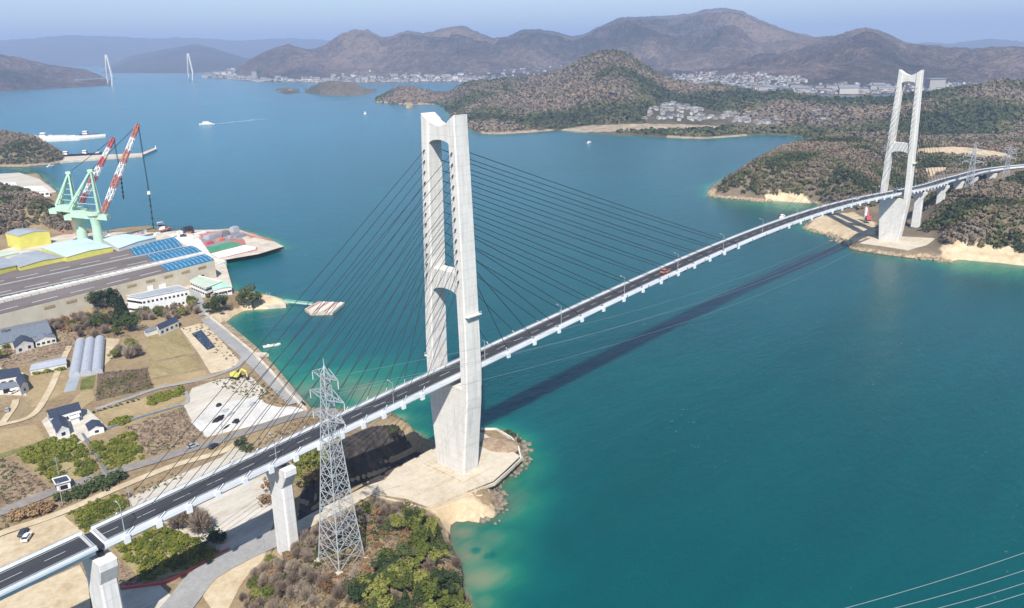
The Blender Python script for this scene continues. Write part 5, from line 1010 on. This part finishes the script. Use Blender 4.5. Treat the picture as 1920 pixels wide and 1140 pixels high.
# ================================================================== the two jib cranes
S_ = 1.98; RX = Vector((float(_R[0]), float(_R[1]), 0)).normalized()
def crane(label, px0, py0, col_h, col_r, px, colr, hooklen, rope_pts):
    bx = atxy(px0, py0, GZ); t = thing('jib_crane', label, 'crane', (*bx, GZ), math.atan2(RX.y, RX.x))
    def q(a, b, y=0):
        d = ray(a, b); n = np.array([_F[0], _F[1], 0]); t_ = ((np.array([*bx, GZ])-CAM)@n)/(d@n); p = CAM+d*t_; return Vector(((p[0]-bx[0])*RX.x+(p[1]-bx[1])*RX.y, y, float(p[2])-GZ))
    m = MB(); N = 14; m.loft([[(r*math.cos(6.2832*i/N), r*math.sin(6.2832*i/N), z) for i in range(N)] for r, z in ((col_r, -1), (col_r, 4), (col_r*.85, col_h*.7), (col_r*1.05, col_h-2), (col_r*1.25, col_h))]); m.build('column', M['green'], t)
    m = MB()
    for zz in (col_h, col_h+.01): pass
    m.bar((0, 0, col_h), (0, 0, col_h+1.6), col_r*2.9, n=16); m.build('slew_ring', M['lime'], t)
    a, b = q(*px['deck0']), q(*px['deck1']); m = MB(); m.loft([[(a.x, -3.4, a.z), (a.x, 3.4, a.z), (a.x+2, 3.4, a.z+5), (a.x+2, -3.4, a.z+5)], [(b.x, -3.0, b.z), (b.x, 3.0, b.z), (b.x, 3.0, b.z+4), (b.x, -3.0, b.z+4)]]); dk = m.build('machinery_house', M['green'], t)
    m = MB()
    for y in (-3.7, 3.7):
        for k in range(9): m.bar((a.x+(b.x-a.x)*k/8, y, a.z+5), (a.x+(b.x-a.x)*k/8, y, a.z+6.2), .12)
        m.bar((a.x, y, a.z+6.2), (b.x, y, b.z+5.2), .12)
    m.build('handrail', M['lime'], dk)
    m = MB(); m.box((b.x-2, 3.6, b.z+.5), (3, 2.4, 3)); m.build('cab', M['offwhite'], t)
    m = MB(); top = q(*px['atop']); f0, f1 = q(*px['afoot0']), q(*px['afoot1'])
    for y in (-2.6, 2.6):
        tp = Vector((top.x, y*.35, top.z)); m.bar(Vector((f0.x, y, f0.z)), tp, 1.7, w2=1.2); m.bar(Vector((f1.x, y, f1.z)), tp, 1.5, w2=1.0)
    for k in range(1, 6):
        t_ = k/6; 
        m.bar(Vector((f0.x, -2.6, f0.z)).lerp(Vector((top.x, -.9, top.z)), t_), Vector((f0.x, 2.6, f0.z)).lerp(Vector((top.x, .9, top.z)), t_), .5)
        if k < 5: m.bar(f0.lerp(top, t_), f1.lerp(top, t_+.02), .35)
    m.box((top.x, 0, top.z-.8), (4.2, 3.2, 1.8)); m.build('a_frame', M['green'], t)
    m = MB(); m.box((a.x-1.5, 0, a.z-2.4), (6, 6.6, 4)); m.build('counterweight', M['green'], t)
    J0, J1 = q(*px['b0']), q(*px['b1']); D = (J1-J0); Lg = D.length; D.normalize(); Nn = Vector((0, 1, 0)); U_ = D.cross(Nn)
    bm = None
    for k in range(7):
        t0, t1 = k/7, (k+1)/7; m = MB(); w0, w1 = 2.2-1.2*abs(t0-.35)*1.3, 2.2-1.2*abs(t1-.35)*1.3
        for s1 in (-1, 1):
            for s2 in (-1, 1): m.bar(J0+D*Lg*t0+Nn*s1*w0+U_*s2*w0*.8, J0+D*Lg*t1+Nn*s1*w1+U_*s2*w1*.8, .55)
        for j in range(4):
            u0, u1 = t0+(t1-t0)*j/4, t0+(t1-t0)*(j+1)/4; ws, we = w0+(w1-w0)*j/4, w0+(w1-w0)*(j+1)/4; sg = 1 if j % 2 else -1
            for s2 in (-1, 1): m.bar(J0+D*Lg*u0+Nn*sg*ws+U_*s2*ws*.8, J0+D*Lg*u1-Nn*sg*we+U_*s2*we*.8, .4); m.bar(J0+D*Lg*u0+Nn*s2*ws+U_*sg*ws*.8, J0+D*Lg*u1+Nn*s2*we-U_*sg*we*.8, .4); m.bar(J0+D*Lg*u1+Nn*we+U_*s2*we*.8, J0+D*Lg*u1-Nn*we+U_*s2*we*.8, .4)
        m.build('jib_section', M[colr] if k % 2 == 0 else M['white'], t)
    m = MB()
    for y in (-.8, .8): m.bar(top+Vector((0, y, 0)), J1+Vector((0, y, 0)), .18)
    m.build('luffing_rope', M['cable'], t)
    H1 = q(*rope_pts[0]); H2 = q(*rope_pts[1]); m = MB()
    for y in (-.7, .7): m.bar(J1+Vector((0, y, 0)), Vector((H1.x, y, H1.z)), .28)
    m.build('hoist_rope', M['cable'], t); m = MB(); m.box((H1.x, 0, H1.z-2.2), (2.4, 2.2, 2.6), top=.7); m.build('hook_block', M['offwhite'], t); m = MB(); m.bar(H1, H2, .5); 
    for k in range(6): p = H1.lerp(H2, (k+.5)/6); m.box((p.x, 0, p.z), (1.1, 1.1, 1.6))
    m.build('chain_sling', M['cable'], t); return t
crane('green jib crane in front with the taller orange and white lattice jib', 188, 466, 28, 4.0, dict(deck0=(134,406), deck1=(204,412), atop=(170,320), afoot0=(130,392), afoot1=(187,398), b0=(194,398), b1=(259,233)), 'orange', 60, ((279,359),(288,428)))
crane('green jib crane behind with the shorter pink red and white lattice jib', 158, 462, 29, 4.2, dict(deck0=(106,394), deck1=(165,400), atop=(129,324), afoot0=(108,384), afoot1=(142,388), b0=(153,380), b1=(213,259)), 'red', 60, ((226,325),(232,374)))
# ================================================================== works yard and floating gear
def slab(name, label, quad, z0, z1, material, cat, zz=None, trim=None):
    q = P(quad, zz if zz is not None else z1); t = MB(); t.prism(q, z0, z1); o = t.build(name, material); return tag(o, label, cat)
def mark(*a): return sheet(*a)
for nm, pts, mt in [('yard_paving', [(354,436),(446,433),(516,455),(480,470),(410,486),(386,470),(340,450)], 'pinkred'), ('yard_paving', [(376,448),(412,440),(436,446),(400,455),(374,458)], 'greyyard'), ('yard_paving', [(424,438),(446,433),(470,444),(450,450),(428,446)], 'greyyard'), ('yard_paving', [(372,462),(400,455),(432,446),(425,460),(380,468)], 'greyyard'),
                    ('deck_area', [(380,467),(435,453),(458,459),(396,475)], 'deckgreen'), ('yard_paving', [(396,476),(458,460),(480,463),(479,468),(410,485)], 'white'), ('yard_paving', [(458,450),(478,446),(516,454),(531,463),(486,472),(480,462),(462,460)], 'quay'),
                    ('yard_paving', [(312,440),(352,436),(376,450),(400,484),(352,462),(326,446)], 'offwhite'), ('yard_paving', [(330,540),(402,500),(420,500),(436,540),(400,556),(360,552)], 'quay')]:
    sheet(nm, pts, M[mt], lift())
wallrun('quay_fender', [(409,486),(479,470),(486,474),(531,464)], .4, 1.6, M['darkmetal'], 'dark fender line along the outer quay edge of the shipyard', 'quay fender', 2.6)
wallrun('quay_barrier', [(402,488),(424,494),(402,502),(394,516)], 2.0, .8, M['white'], 'white barrier frame at the corner of the long hall over the water', 'barrier')
rr5 = random.Random(9)
cn = {'steel_block': 0}
for px, py, w_, d_, h_, mt, lb in [(352,436,10,5,5,'tileblue','dark steel hull block at the seaward end of the yard'), (372,440,16,3,1.6,'white','long white girder lying on the yard'), (398,446,14,7,3,'greyroof','wide grey steel block near the green deck'), (420,442,9,6,4,'greyyard','dark grey steel block behind the green deck'), (440,434,7,5,4,'plastic','pale grey block at the far tip of the yard'), (392,458,8,4,2,'red','low red steel frame beside the green deck'), (448,444,12,6,2,'greyyard','flat dark grey block on the outer yard'), (414,452,7,4,2,'orange','small orange block beside the green deck'), (462,448,5,4,1.5,'beige','small beige crate at the outer quay'), (366,448,9,4,2.5,'offwhite','off white crate row beside the blue roof end')]:
    c = atxy(px, py, GZ); m = MB(); m.box((c[0], c[1], GZ), (w_, d_, h_), .25, .92); m.box((c[0], c[1], GZ+h_), (w_*.7, d_*.6, h_*.15), .25); 
    for k in range(3): m.box((c[0]+(k-1)*w_*.28, c[1]-d_*.5, GZ+.2), (w_*.06, .3, h_*.8), .25)
    tag(m.build('steel_block', M[mt]), lb, 'steel block')
for k in range(46):
    px, py = rr5.choice([(rr5.uniform(330, 470), 0), (rr5.uniform(100, 300), 1), (rr5.uniform(370, 430), 2)]); 
    py = {0: lambda: 434+(px-330)*.02+rr5.uniform(2, 12), 1: lambda: rr5.uniform(434, 442), 2: lambda: rr5.uniform(500, 520)}[py]()
    c = atxy(px, py, GZ)
    if sdist(np.array([c[0]]), np.array([c[1]]), C1)[0] < 4: continue
    m = MB(); w_, d_, h_ = rr5.uniform(2, 6), rr5.uniform(1.5, 3), rr5.uniform(.8, 2.6); m.box((*c, GZ), (w_, d_, h_), rr5.uniform(0, 3), .94); m.box((c[0], c[1], GZ+h_), (w_*.5, d_*.5, .4), rr5.uniform(0, 3))
    tag(m.build('yard_crate', M[rr5.choice(['greyroof', 'offwhite', 'pinkred', 'tileblue', 'beige', 'orange', 'greyyard'])]), 'small crate or steel piece lying on the shipyard yard beyond the halls', 'crate', 'crates about the shipyard yard')
# barge below the crane hook
def hull(t, L_, W_, h, mt, z=-.4, bow=.28, name='hull'):
    m = MB(); n = 8; secs = []
    for i in range(n+1):
        u = i/n; x = -L_/2+L_*u; w_ = W_/2*(1 if u < 1-bow else math.sqrt(max(.002, 1-((u-1+bow)/bow)**2))); k = .72; sh = h*(1+.25*max(0, (u-.6)/.4)**2)
        secs.append([(x, -w_*k, z), (x, w_*k, z), (x, w_, sh*.5), (x, w_, sh), (x, -w_, sh), (x, -w_, sh*.5)])
    m.loft(secs); return m.build(name, M[mt], t)
def boat(name, label, px, py, L_, W_, h, mt, rz, cabins, cat='boat', z=0, extra=None):
    t = thing(name, label, cat, (*atxy(px, py, 0), 0), rz); hull(t, L_, W_, h, mt)
    m = MB(); m.box((-L_*.06, 0, h*.97), (L_*.8, W_*.86, .12)); m.build('deck', M['beige'], t)
    for (cx, cw, cd, z0_, ch, cm) in cabins:
        m = MB(); m.box((cx*L_, 0, h+z0_), (cw*L_, cd*W_, ch), top=.92); c = m.build('cabin', M[cm], t); m = MB()
        if ch > 1: m.box((cx*L_, 0, h+z0_+ch*.5), (cw*L_*.985, cd*W_*.985, ch*.22)); m.build('window_band', M['glass'], c)
    return t
b = boat('ferry', 'small white ferry heading away and trailing a pale wake on the open water', 388, 234, 34, 8, 2.6, 'white', YAW+1.35+.35, [(-.02,.62,.8,0,2.6,'white'), (.05,.4,.6,2.6,2.4,'white')], 'ferry')
m = MB(); m.bar((-3, 0, 7), (-3, 0, 11), .5); m.build('mast', M['steel'], b)
boat('motor_boat', 'little pale boat left of the near tower top far out on the water', 685, 214, 18, 6, 2.4, 'offwhite', .8, [(-.1,.4,.7,0,3.5,'white')])
boat('motor_boat', 'tiny white boat near the sandy shore of the peninsula', 1105, 268, 12, 4, 1.4, 'white', .2, [(-.1,.35,.7,0,1.8,'white')])
boat('motor_boat', 'tiny white boat in front of the distant town left of the rocky islet', 484, 150, 40, 10, 5, 'white', .5, [(-.1,.4,.7,0,12,'white')])
boat('fishing_boat', 'white fishing boat with an outrigger frame behind the deck near the headland', 1467, 408, 13, 3.6, 1.3, 'white', .25, [(-.15,.3,.7,0,2,'white')])
boat('moored_boat', 'narrow white open boat moored in the shallow bay by the seawall', 510, 649, 9.5, 2.3, .8, 'white', -.35, [(-.2,.12,.5,0,.5,'white')])
boat('work_barge', 'brown work barge with white wheelhouse beneath the crane hook behind the halls', 285, 436, 34, 10, 2.2, 'pinkred', -.2, [(.25,.16,.6,0,6,'white'), (-.2,.3,.5,0,1.6,'greyroof')], 'barge')
boat('cargo_ship', 'long pale cargo ship alongside the far floating dock at the left', 108, 260, 66, 11, 5, 'offwhite', -.72, [(-.38,.14,.8,0,7,'white'), (.05,.5,.7,0,1.5,'offwhite')], 'ship')
boat('cargo_ship', 'white and dark ship at the outer end of the far floating dock', 168, 255, 36, 9, 4, 'tileblue', -.72, [(-.2,.25,.8,0,6,'white')], 'ship')
boat('cargo_ship', 'black hulled ship moored at the breakwater behind the small headland', 137, 294, 34, 8, 4, 'black', -.7, [(-.3,.2,.8,0,5,'white')], 'ship')
boat('cargo_ship', 'second black hulled ship with white bow moored at the breakwater', 172, 292, 32, 8, 4, 'black', -.7, [(-.3,.2,.8,0,5,'white'), (.3,.2,.8,0,1.6,'white')], 'ship')
boat('patrol_boat', 'small boat with a wake in the inlet between the left headland and the shipyard', 95, 312, 12, 3, 1.2, 'white', .4, [(-.1,.3,.7,0,1.6,'white')])
# wake
def wake(px0, py0, px1, py1, w0, w1, n=60):
    a = np.array(atxy(px0, py0, 0)); b = np.array(atxy(px1, py1, 0)); d = (b-a)/np.linalg.norm(b-a); nn = np.array([-d[1], d[0]]); r = random.Random(4); m = MB()
    for k in range(n):
        t = (k/n)**1.2; c = a+(b-a)*t; w_ = w0+(w1-w0)*t; off = r.uniform(-.5, .5)*w_; L_ = r.uniform(8, 24); ww = r.uniform(.6, 1.8)*(1-.6*t); p = c+nn*off
        q = [p-d*L_/2, p-nn*ww, p+d*L_/2, p+nn*ww]; m.add([(x, y, .12) for x, y in q]+[(x, y, -.1) for x, y in q], [(0, 1, 2, 3), (7, 6, 5, 4), (0, 4, 5, 1), (1, 5, 6, 2), (2, 6, 7, 3), (3, 7, 4, 0)])
    return m
o = wake(398, 233, 492, 223, 5, 26).build('wake_foam', mat('foam', (.42, .55, .60, 1), .6, .1, .5)); tag(o, 'pale foam wake trailing behind the small white ferry', 'foam', kind='stuff')
# floating docks and breakwater
slab('floating_dock', 'long white floating dock with piles at the top left', [(-40,252),(150,254),(198,251),(198,255),(150,260),(60,264),(-40,262)], -.5, 3.0, M['offwhite'], 'dock')
rp = random.Random(2)
for k in range(12):
    c = atxy(2+k*8.5, 262-k*.25, 0); m = MB(); m.box((c[0], c[1], 0), (5, 5, rp.uniform(3.5, 7)), .8, .9); m.box((c[0]+1, c[1], 3), (2, 2, 4), .8); tag(m.build('dock_shed', M[rp.choice(['offwhite', 'white', 'greyroof'])]), 'small pale shed on the long floating dock at the top left', 'shed', 'sheds on the floating dock')
slab('breakwater', 'thin grey breakwater running out from the small headland', [(112,303),(186,297),(268,291),(268,287),(190,290),(118,294)], -1, 2.6, M['quay'], 'breakwater')
slab('breakwater', 'short angled grey pier with a light at the end of the breakwater', [(266,291),(294,279),(292,276),(264,287)], -1, 2.8, M['quay'], 'breakwater')
t = thing('harbour_light', 'small white harbour light on the tip of the angled pier', 'beacon', (*atxy(292, 278, 2.8), 2.8)); m = MB(); m.bar((0, 0, 0), (0, 0, 5), 1.6, n=10, w2=1.1); m.build('tower', M['white'], t); m = MB(); m.bar((0, 0, 5), (0, 0, 6.3), 1.3, n=10); m.build('lantern', M['glass'], t)
building('dock_building', 'white building with red base at the far left behind the small headland', [(-10,272),(28,270),(30,274),(-8,277)], 9, 9, M['white'], M['offwhite'], z0=2, cat='building', win=(2,6,3,1.5))
building('dock_building', 'reddish roofed dock building just above the small headland', [(26,276),(52,273),(56,276),(30,280)], 8, 9.5, M['offwhite'], M['pinkred'], z0=2, cat='building', win=(1,5,3,1.5))
building('quay_warehouse', 'long white roofed warehouse on the spit left of the cranes', [(34,352),(78,349),(92,358),(46,362)], 10, 11, M['white'], M['white'], cat='warehouse', win=(1,5,3,2))
building('quay_warehouse', 'white warehouse with rows of windows at the left photo edge behind the wooded hill', [(-30,346),(28,341),(34,352),(-24,358)], 11, 12, M['white'], M['offwhite'], cat='warehouse', win=(2,7,2.5,1.6))
sheet('sandy_spit', [(-60,330),(36,324),(74,336),(106,360),(60,372),(0,366),(-60,362)], M['lot'], lift())
# striped pontoon and gangway
pq = [Vector((*p, 0)) for p in P([(571,579),(597,565),(646,567),(623,586),(582,587)], 1.6)]; pc = sum(pq, Vector())/5; t = thing('striped_pontoon', 'flat grey pontoon with rusty stripes floating at the end of the green gangway', 'pontoon', (pc.x, pc.y, 0)); m = MB(); m.prism([(p.x-pc.x, p.y-pc.y) for p in pq], -.4, 1.6); m.build('hull', M['quay'], t)
for k in range(6):
    f = (k+.6)/6.4; a, b = pq[1].lerp(pq[2], f)-pc, pq[0].lerp(pq[3], f)-pc; m = MB(); m.bar((a.x, a.y, 1.68), (b.x, b.y, 1.68), 1.1, .12); m.build('deck_stripe', M['pinkred'] if k % 2 == 0 else M['white'], t)
t = thing('gangway', 'pale green footbridge leading from the rocky point to the striped pontoon', 'gangway', (0, 0, 0)); a, b = Vector((*atxy(533, 566, 3), 3.2)), Vector((*atxy(586, 571, 2), 2.0)); t.location = a; m = MB(); m.bar((0, 0, 0), b-a, 1.8, .3); m.build('walkway', M['green'], t)
for s in (-1, 1):
    m = MB(); nn = Vector((-(b-a).y, (b-a).x, 0)).normalized()*.9*s
    for k in range(9): m.bar((b-a)*k/8+nn, (b-a)*k/8+nn+Vector((0, 0, 1.1)), .14)
    m.bar(nn+Vector((0, 0, 1.1)), b-a+nn+Vector((0, 0, 1.1)), .16); m.build('handrail', M['green'], t)
slab('stone_jetty', 'sandy stone pier reaching out from the rocky point towards the gangway', [(488,572),(500,562),(534,566),(536,571),(505,573)], -1, 2.2, M['quay'], 'jetty')
slab('boat_ramp', 'short pale concrete ramp sticking into the bay from the seawall', [(462,665),(474,660),(500,661),(504,664),(480,669)], -1, 1.3, M['quay'], 'boat ramp')
for i, px in enumerate((502, 507)): m = MB(); c = atxy(px, 567, 2); m.bar((*c, 1), (*c, 9), .22, n=6); m.bar((c[0]-.7, c[1], 7.6), (c[0]+.7, c[1], 7.6), .12); tag(m.build('mooring_mast', M['steel']), ['left thin mast on the stone pier by the round dark tree', 'right thin mast on the stone pier by the round dark tree'][i], 'mast')
tag(blob('rock_stack', 768, 202, 0, 16, 10, 12, .3, M['rock'], 'x', 'rock', rough=.5), 'orange tan rock stack standing in the water off the peninsula tip', 'rock')
for i, (px, py, r) in enumerate([(543,174,24),(527,172,12)]): tag(blob('bare_rock', px, py, 0, r, r*.6, r*.45, .3, M['rock'], 'x', 'rock', rough=.5, seed=9+i), ['pale bare rock face on the rocky islet', 'small bare rock at the left of the rocky islet'][i], 'rock')
blob('cliff_face', 1400, 366, 0, 14, 7, 9, -.6, M['rock'], 'orange tan cliff at the foot of the wooded headland', 'cliff', rough=.5, seed=3); blob('cliff_face', 1337, 366, 0, 7, 5, 6, -.6, M['rock'], 'small pale cliff at the very tip of the wooded headland', 'cliff', rough=.4, seed=4)
blob('shore_ledge', 890, 948, 0, 12, 8, 3.9, .9, M['sandlot'], 'rounded pale rock ledge below the pad of the near tower', 'rock', rough=.3, seed=5)
# utility poles on the plain
pole0 = None
for i, (px, py, lb) in enumerate([(118,948,'tall thin pole beside the dirt road above the bridge end'), (247,958,'thin pole at the corner of the orchard behind the deck'), (500,1058,'grey pole at the edge of the hill beside the hammerhead pier'), (112,898,'thin pole next to the small roadside shed'), (420,832,'thin pole at the road junction behind the deck')]):
    t = thing('utility_pole', lb, 'pole', (*atxy(px, py, GZ), GZ)); m = MB(); m.bar((0, 0, -1), (0, 0, 9.5), .3, n=8, w2=.2); m.build('shaft', M['steel'], t); m = MB(); m.bar((-.9, 0, 8.6), (.9, 0, 8.6), .14); m.bar((-.7, 0, 7.9), (.7, 0, 7.9), .12); m.build('crossbar', M['steel'], t)
# ================================================================== villages and town across the water
def from_mesh(V, polys, n, seed, zmax=60, zmin=1.5, smax=.45):
    r = np.random.default_rng(seed); nr, nc, _ = V.shape; u, v = to_px(V.reshape(-1, 3)); u = u.reshape(nr, nc); v = v.reshape(nr, nc); ok = np.zeros((nr, nc), bool)
    for p in polys: ok |= inpoly(u, v, p)
    ok &= (V[..., 2] > zmin) & (V[..., 2] < zmax); ok[int(nr*.66):] = False; ok[:, -1] = False; I, J = np.nonzero(ok)
    if len(I) == 0: return []
    w_ = np.linalg.norm(V[I+1, J]-V[I, J], axis=1)*np.linalg.norm(V[I, J+1]-V[I, J], axis=1); s = r.choice(len(I), n, p=w_/w_.sum()); a = r.random((n, 1)); b = r.random((n, 1)); i, j = I[s], J[s]
    return (V[i, j]*(1-a)+V[i+1, j]*a)*(1-b)+(V[i, j+1]*(1-a)+V[i+1, j+1]*a)*b
def house_mb(m, x, y, z, w_, d_, h, rz, gab=True, t=.5, t2=.5):
    ca, sa = math.cos(rz), math.sin(rz); R = lambda a, b, c: (x+a*ca-b*sa, y+a*sa+b*ca, z+c); a, b = w_/2, d_/2
    m.cur = 0; m.tint = t; m.add([R(-a, -b, -3), R(a, -b, -3), R(a, b, -3), R(-a, b, -3), R(-a, -b, h), R(a, -b, h), R(a, b, h), R(-a, b, h)], [(0, 1, 5, 4), (1, 2, 6, 5), (2, 3, 7, 6), (3, 0, 4, 7), (4, 5, 6, 7)])
    m.cur = 1; m.tint = t2; e = .6; k = d_*.3 if gab else .6
    if gab: m.add([R(-a-e, -b-e, h-.1), R(a+e, -b-e, h-.1), R(a+e, b+e, h-.1), R(-a-e, b+e, h-.1), R(-a-e, 0, h+k), R(a+e, 0, h+k)], [(0, 1, 5, 4), (2, 3, 4, 5), (0, 4, 3), (1, 2, 5), (3, 2, 1, 0)])
    else: m.add([R(-a-e, -b-e, h), R(a+e, -b-e, h), R(a+e, b+e, h), R(-a-e, b+e, h), R(-a, -b, h+k), R(a, -b, h+k), R(a, b, h+k), R(-a, b, h+k)], [(0, 1, 5, 4), (1, 2, 6, 5), (2, 3, 7, 6), (3, 0, 4, 7), (4, 5, 6, 7), (3, 2, 1, 0)])
rh = random.Random(12); HP = []
for i in range(8):
    m = MB(); w_ = rh.uniform(9, 15); house_mb(m, 0, 0, 0, w_, w_*.65, rh.uniform(3.5, 6.5), 0, i < 6, rh.uniform(.2, .95), rh.choice([.1, .2, .3, .4, .45, .6, .85])); HP.append(m)
HO = [None]*8
def place_house(x, y, z, s, rz, label, group, cat='house', kind=None):
    i = rh.randrange(8) if kind is None else kind
    if HO[i] is None: o = HP[i].build('village_house', [M['townmix'], M['roofmix']], tint=True); HO[i] = o
    else: o = HO[i].copy(); COL.objects.link(o)
    o.location = (x, y, z); o.rotation_euler = (0, 0, rz); o.scale = (s,)*3 if not isinstance(s, tuple) else s; tag(o, label, cat, group); return o
VL = [(P([(1206,238),(1212,205),(1250,194),(1300,200),(1330,212),(1400,222),(1450,226),(1440,240),(1330,228),(1230,226)], 4), 0)]
vpoly = [[(1206,226),(1212,206),(1250,196),(1296,200),(1328,214),(1345,226)]]; vpoly2 = [[(1345,226),(1360,214),(1400,216),(1470,226),(1450,238),(1400,232)]]
for p in from_mesh(PEN, vpoly, 95, 5, 90): place_house(*p, rh.uniform(.6, .95), rh.uniform(-.4, .4)+rh.choice([0, 1.57]), 'small tiled house in the village cluster left behind the sandy shore of the peninsula', 'houses of the left village')
for p in from_mesh(PEN, vpoly2, 70, 6, 90): place_house(*p, rh.uniform(.6, .95), rh.uniform(-.4, .4)+rh.choice([0, 1.57]), 'small tiled house in the village cluster right behind the sandy shore of the peninsula', 'houses of the right village')
for p in from_mesh(PEN, [[(1515,222),(1535,210),(1552,222),(1540,230)]], 10, 7, 90): place_house(*p, 1, rh.uniform(0, 3), 'small house in the clearing between the peninsula woods and the headland', 'houses in the clearing')
# the waterfront of the town: larger buildings one by one
town_px = [(1432,171),(1440,168),(1452,170),(1466,171),(1480,172),(1492,172),(1506,172),(1534,172),(1545,170),(1566,173),(1576,169),(1590,170),(1604,172),(1618,171),(1632,172),(1646,171),(1660,171),(1674,170)]
for i, (px, py) in enumerate(town_px):
    q = from_mesh(FR, [[(px-8,py-3),(px+8,py-3),(px+8,py+9),(px-8,py+9)]], 1, i, 60, .2)
    if len(q): p = q[0]; place_house(p[0], p[1], p[2], (rh.uniform(2.2, 4), rh.uniform(1.8, 2.6), rh.uniform(1.6, 3.2)), YAW+1.57+rh.uniform(-.2, .2), 'large pale industrial building on the town waterfront beyond the peninsula', 'large buildings of the town waterfront', 'building', rh.choice([6, 7, 2]))
for i in range(34):
    px = 450+i*13+rh.uniform(-4, 4); q = from_mesh(FR, [[(px-6,143),(px+6,143),(px+6,157),(px-6,157)]], 1, 50+i, 25, .2)
    if len(q): p = q[0]; place_house(p[0], p[1], p[2], (rh.uniform(1.8, 4), rh.uniform(1.5, 2.5), rh.uniform(1.5, 3)), YAW+1.57+rh.uniform(-.3, .3), 'pale building on the low shore of the town below the left mountains', 'pale buildings along the left town shore', 'building', rh.choice([6, 7, 3]))
t = place_house(*from_mesh(FR, [[(478,142),(494,142),(494,154),(478,154)]], 1, 77, 25, .2)[0], (4.5, 4, 6), .6, 'largest white building on the shore left of the rocky islet', None, 'building', 6)
def town_stuff(name, label, pts, seed, s0, s1):
    m = MB(); r = random.Random(seed)
    for p in pts: s = r.uniform(s0, s1); house_mb(m, p[0], p[1], p[2], 11*s, 8*s, r.uniform(5, 9)*s*.8, r.uniform(0, 3), r.random() < .7, r.uniform(.1, 1), r.choice([.1, .2, .35, .45, .6, .8, .9]))
    o = m.build(name, [M['townmix'], M['roofmix']], tint=True); return tag(o, label, 'town', kind='stuff')
town_stuff('distant_town', 'dense pale houses of the distant town on the lower slopes across the water', list(from_mesh(FR, [[(1240,165),(1250,146),(1330,138),(1420,142),(1500,148),(1520,160),(1690,160),(1690,180),(1430,180)]], 1000, 8, 130))+list(from_mesh(FR, [[(430,146),(520,148),(700,146),(900,144),(1010,140),(1010,160),(430,160)]], 650, 9, 60))+list(from_mesh(FR, [[(560,152),(640,136),(800,132),(960,126),(1080,120),(1080,150),(560,158)]], 260, 10, 150))+list(from_mesh(FR, [[(1690,160),(1960,150),(1960,170),(1690,180)]], 160, 11, 150)), 3, .6, 1.35)
# small blue roofed hall beside the far tower, seen over the harbour
q = from_mesh(FR, [[(1748,150),(1768,150),(1768,170),(1748,170)]], 1, 3, 90, .2)[0]; o = place_house(q[0], q[1], q[2]+6, (3.6, 4, 5), YAW+1.57, 'blue harbour building right of the far tower head', None, 'building', 7)
# far cable stayed bridge at the left
fb_ = thing('distant_bridge', 'distant pale cable stayed bridge with two slim towers across the far strait', 'bridge', (*atxy(208, 161, 0), 0)); A0 = Vector((*atxy(208, 161, 0), 0)); B0 = Vector((*atxy(359, 151, 0), 0)); db = B0-A0
for o_ in (Vector((0, 0, 0)), db):
    m = MB(); nn = Vector((-db.y, db.x, 0)).normalized(); H = 150
    for s in (-1, 1): m.bar(o_+nn*s*9, o_+nn*s*16+Vector((0, 0, 40)), 7, 7); m.bar(o_+nn*s*16+Vector((0, 0, 40)), o_+nn*s*2.5+Vector((0, 0, H)), 6.5, 6.5)
    m.build('tower', M['offwhite'], fb_)
m = MB(); m.bar(db*-.35+Vector((0, 0, 38)), db*1.3+Vector((0, 0, 38)), 9, 3); m.build('deck', M['deckgrey'], fb_)
for o_ in (Vector((0, 0, 0)), db):
    for k in range(1, 7):
        for s in (-1, 1): m = MB(); m.bar(o_+Vector((0, 0, 145-6*k)), o_+db*(s*.07*(7.2-k))+Vector((0, 0, 38)), .5); m.build('stay_cable', M['steel'], fb_)
town_stuff('distant_shore_buildings', 'pale buildings at the foot of the distant bridge towers', [(*atxy(random.uniform(195, 222), random.uniform(158, 161.5), 0), 1) for _ in range(0)]+[tuple(p) for p in from_mesh(FR, [[(380,130),(440,130),(440,152),(380,152)]], 60, 14, 90, .2)], 5, 1.5, 3)
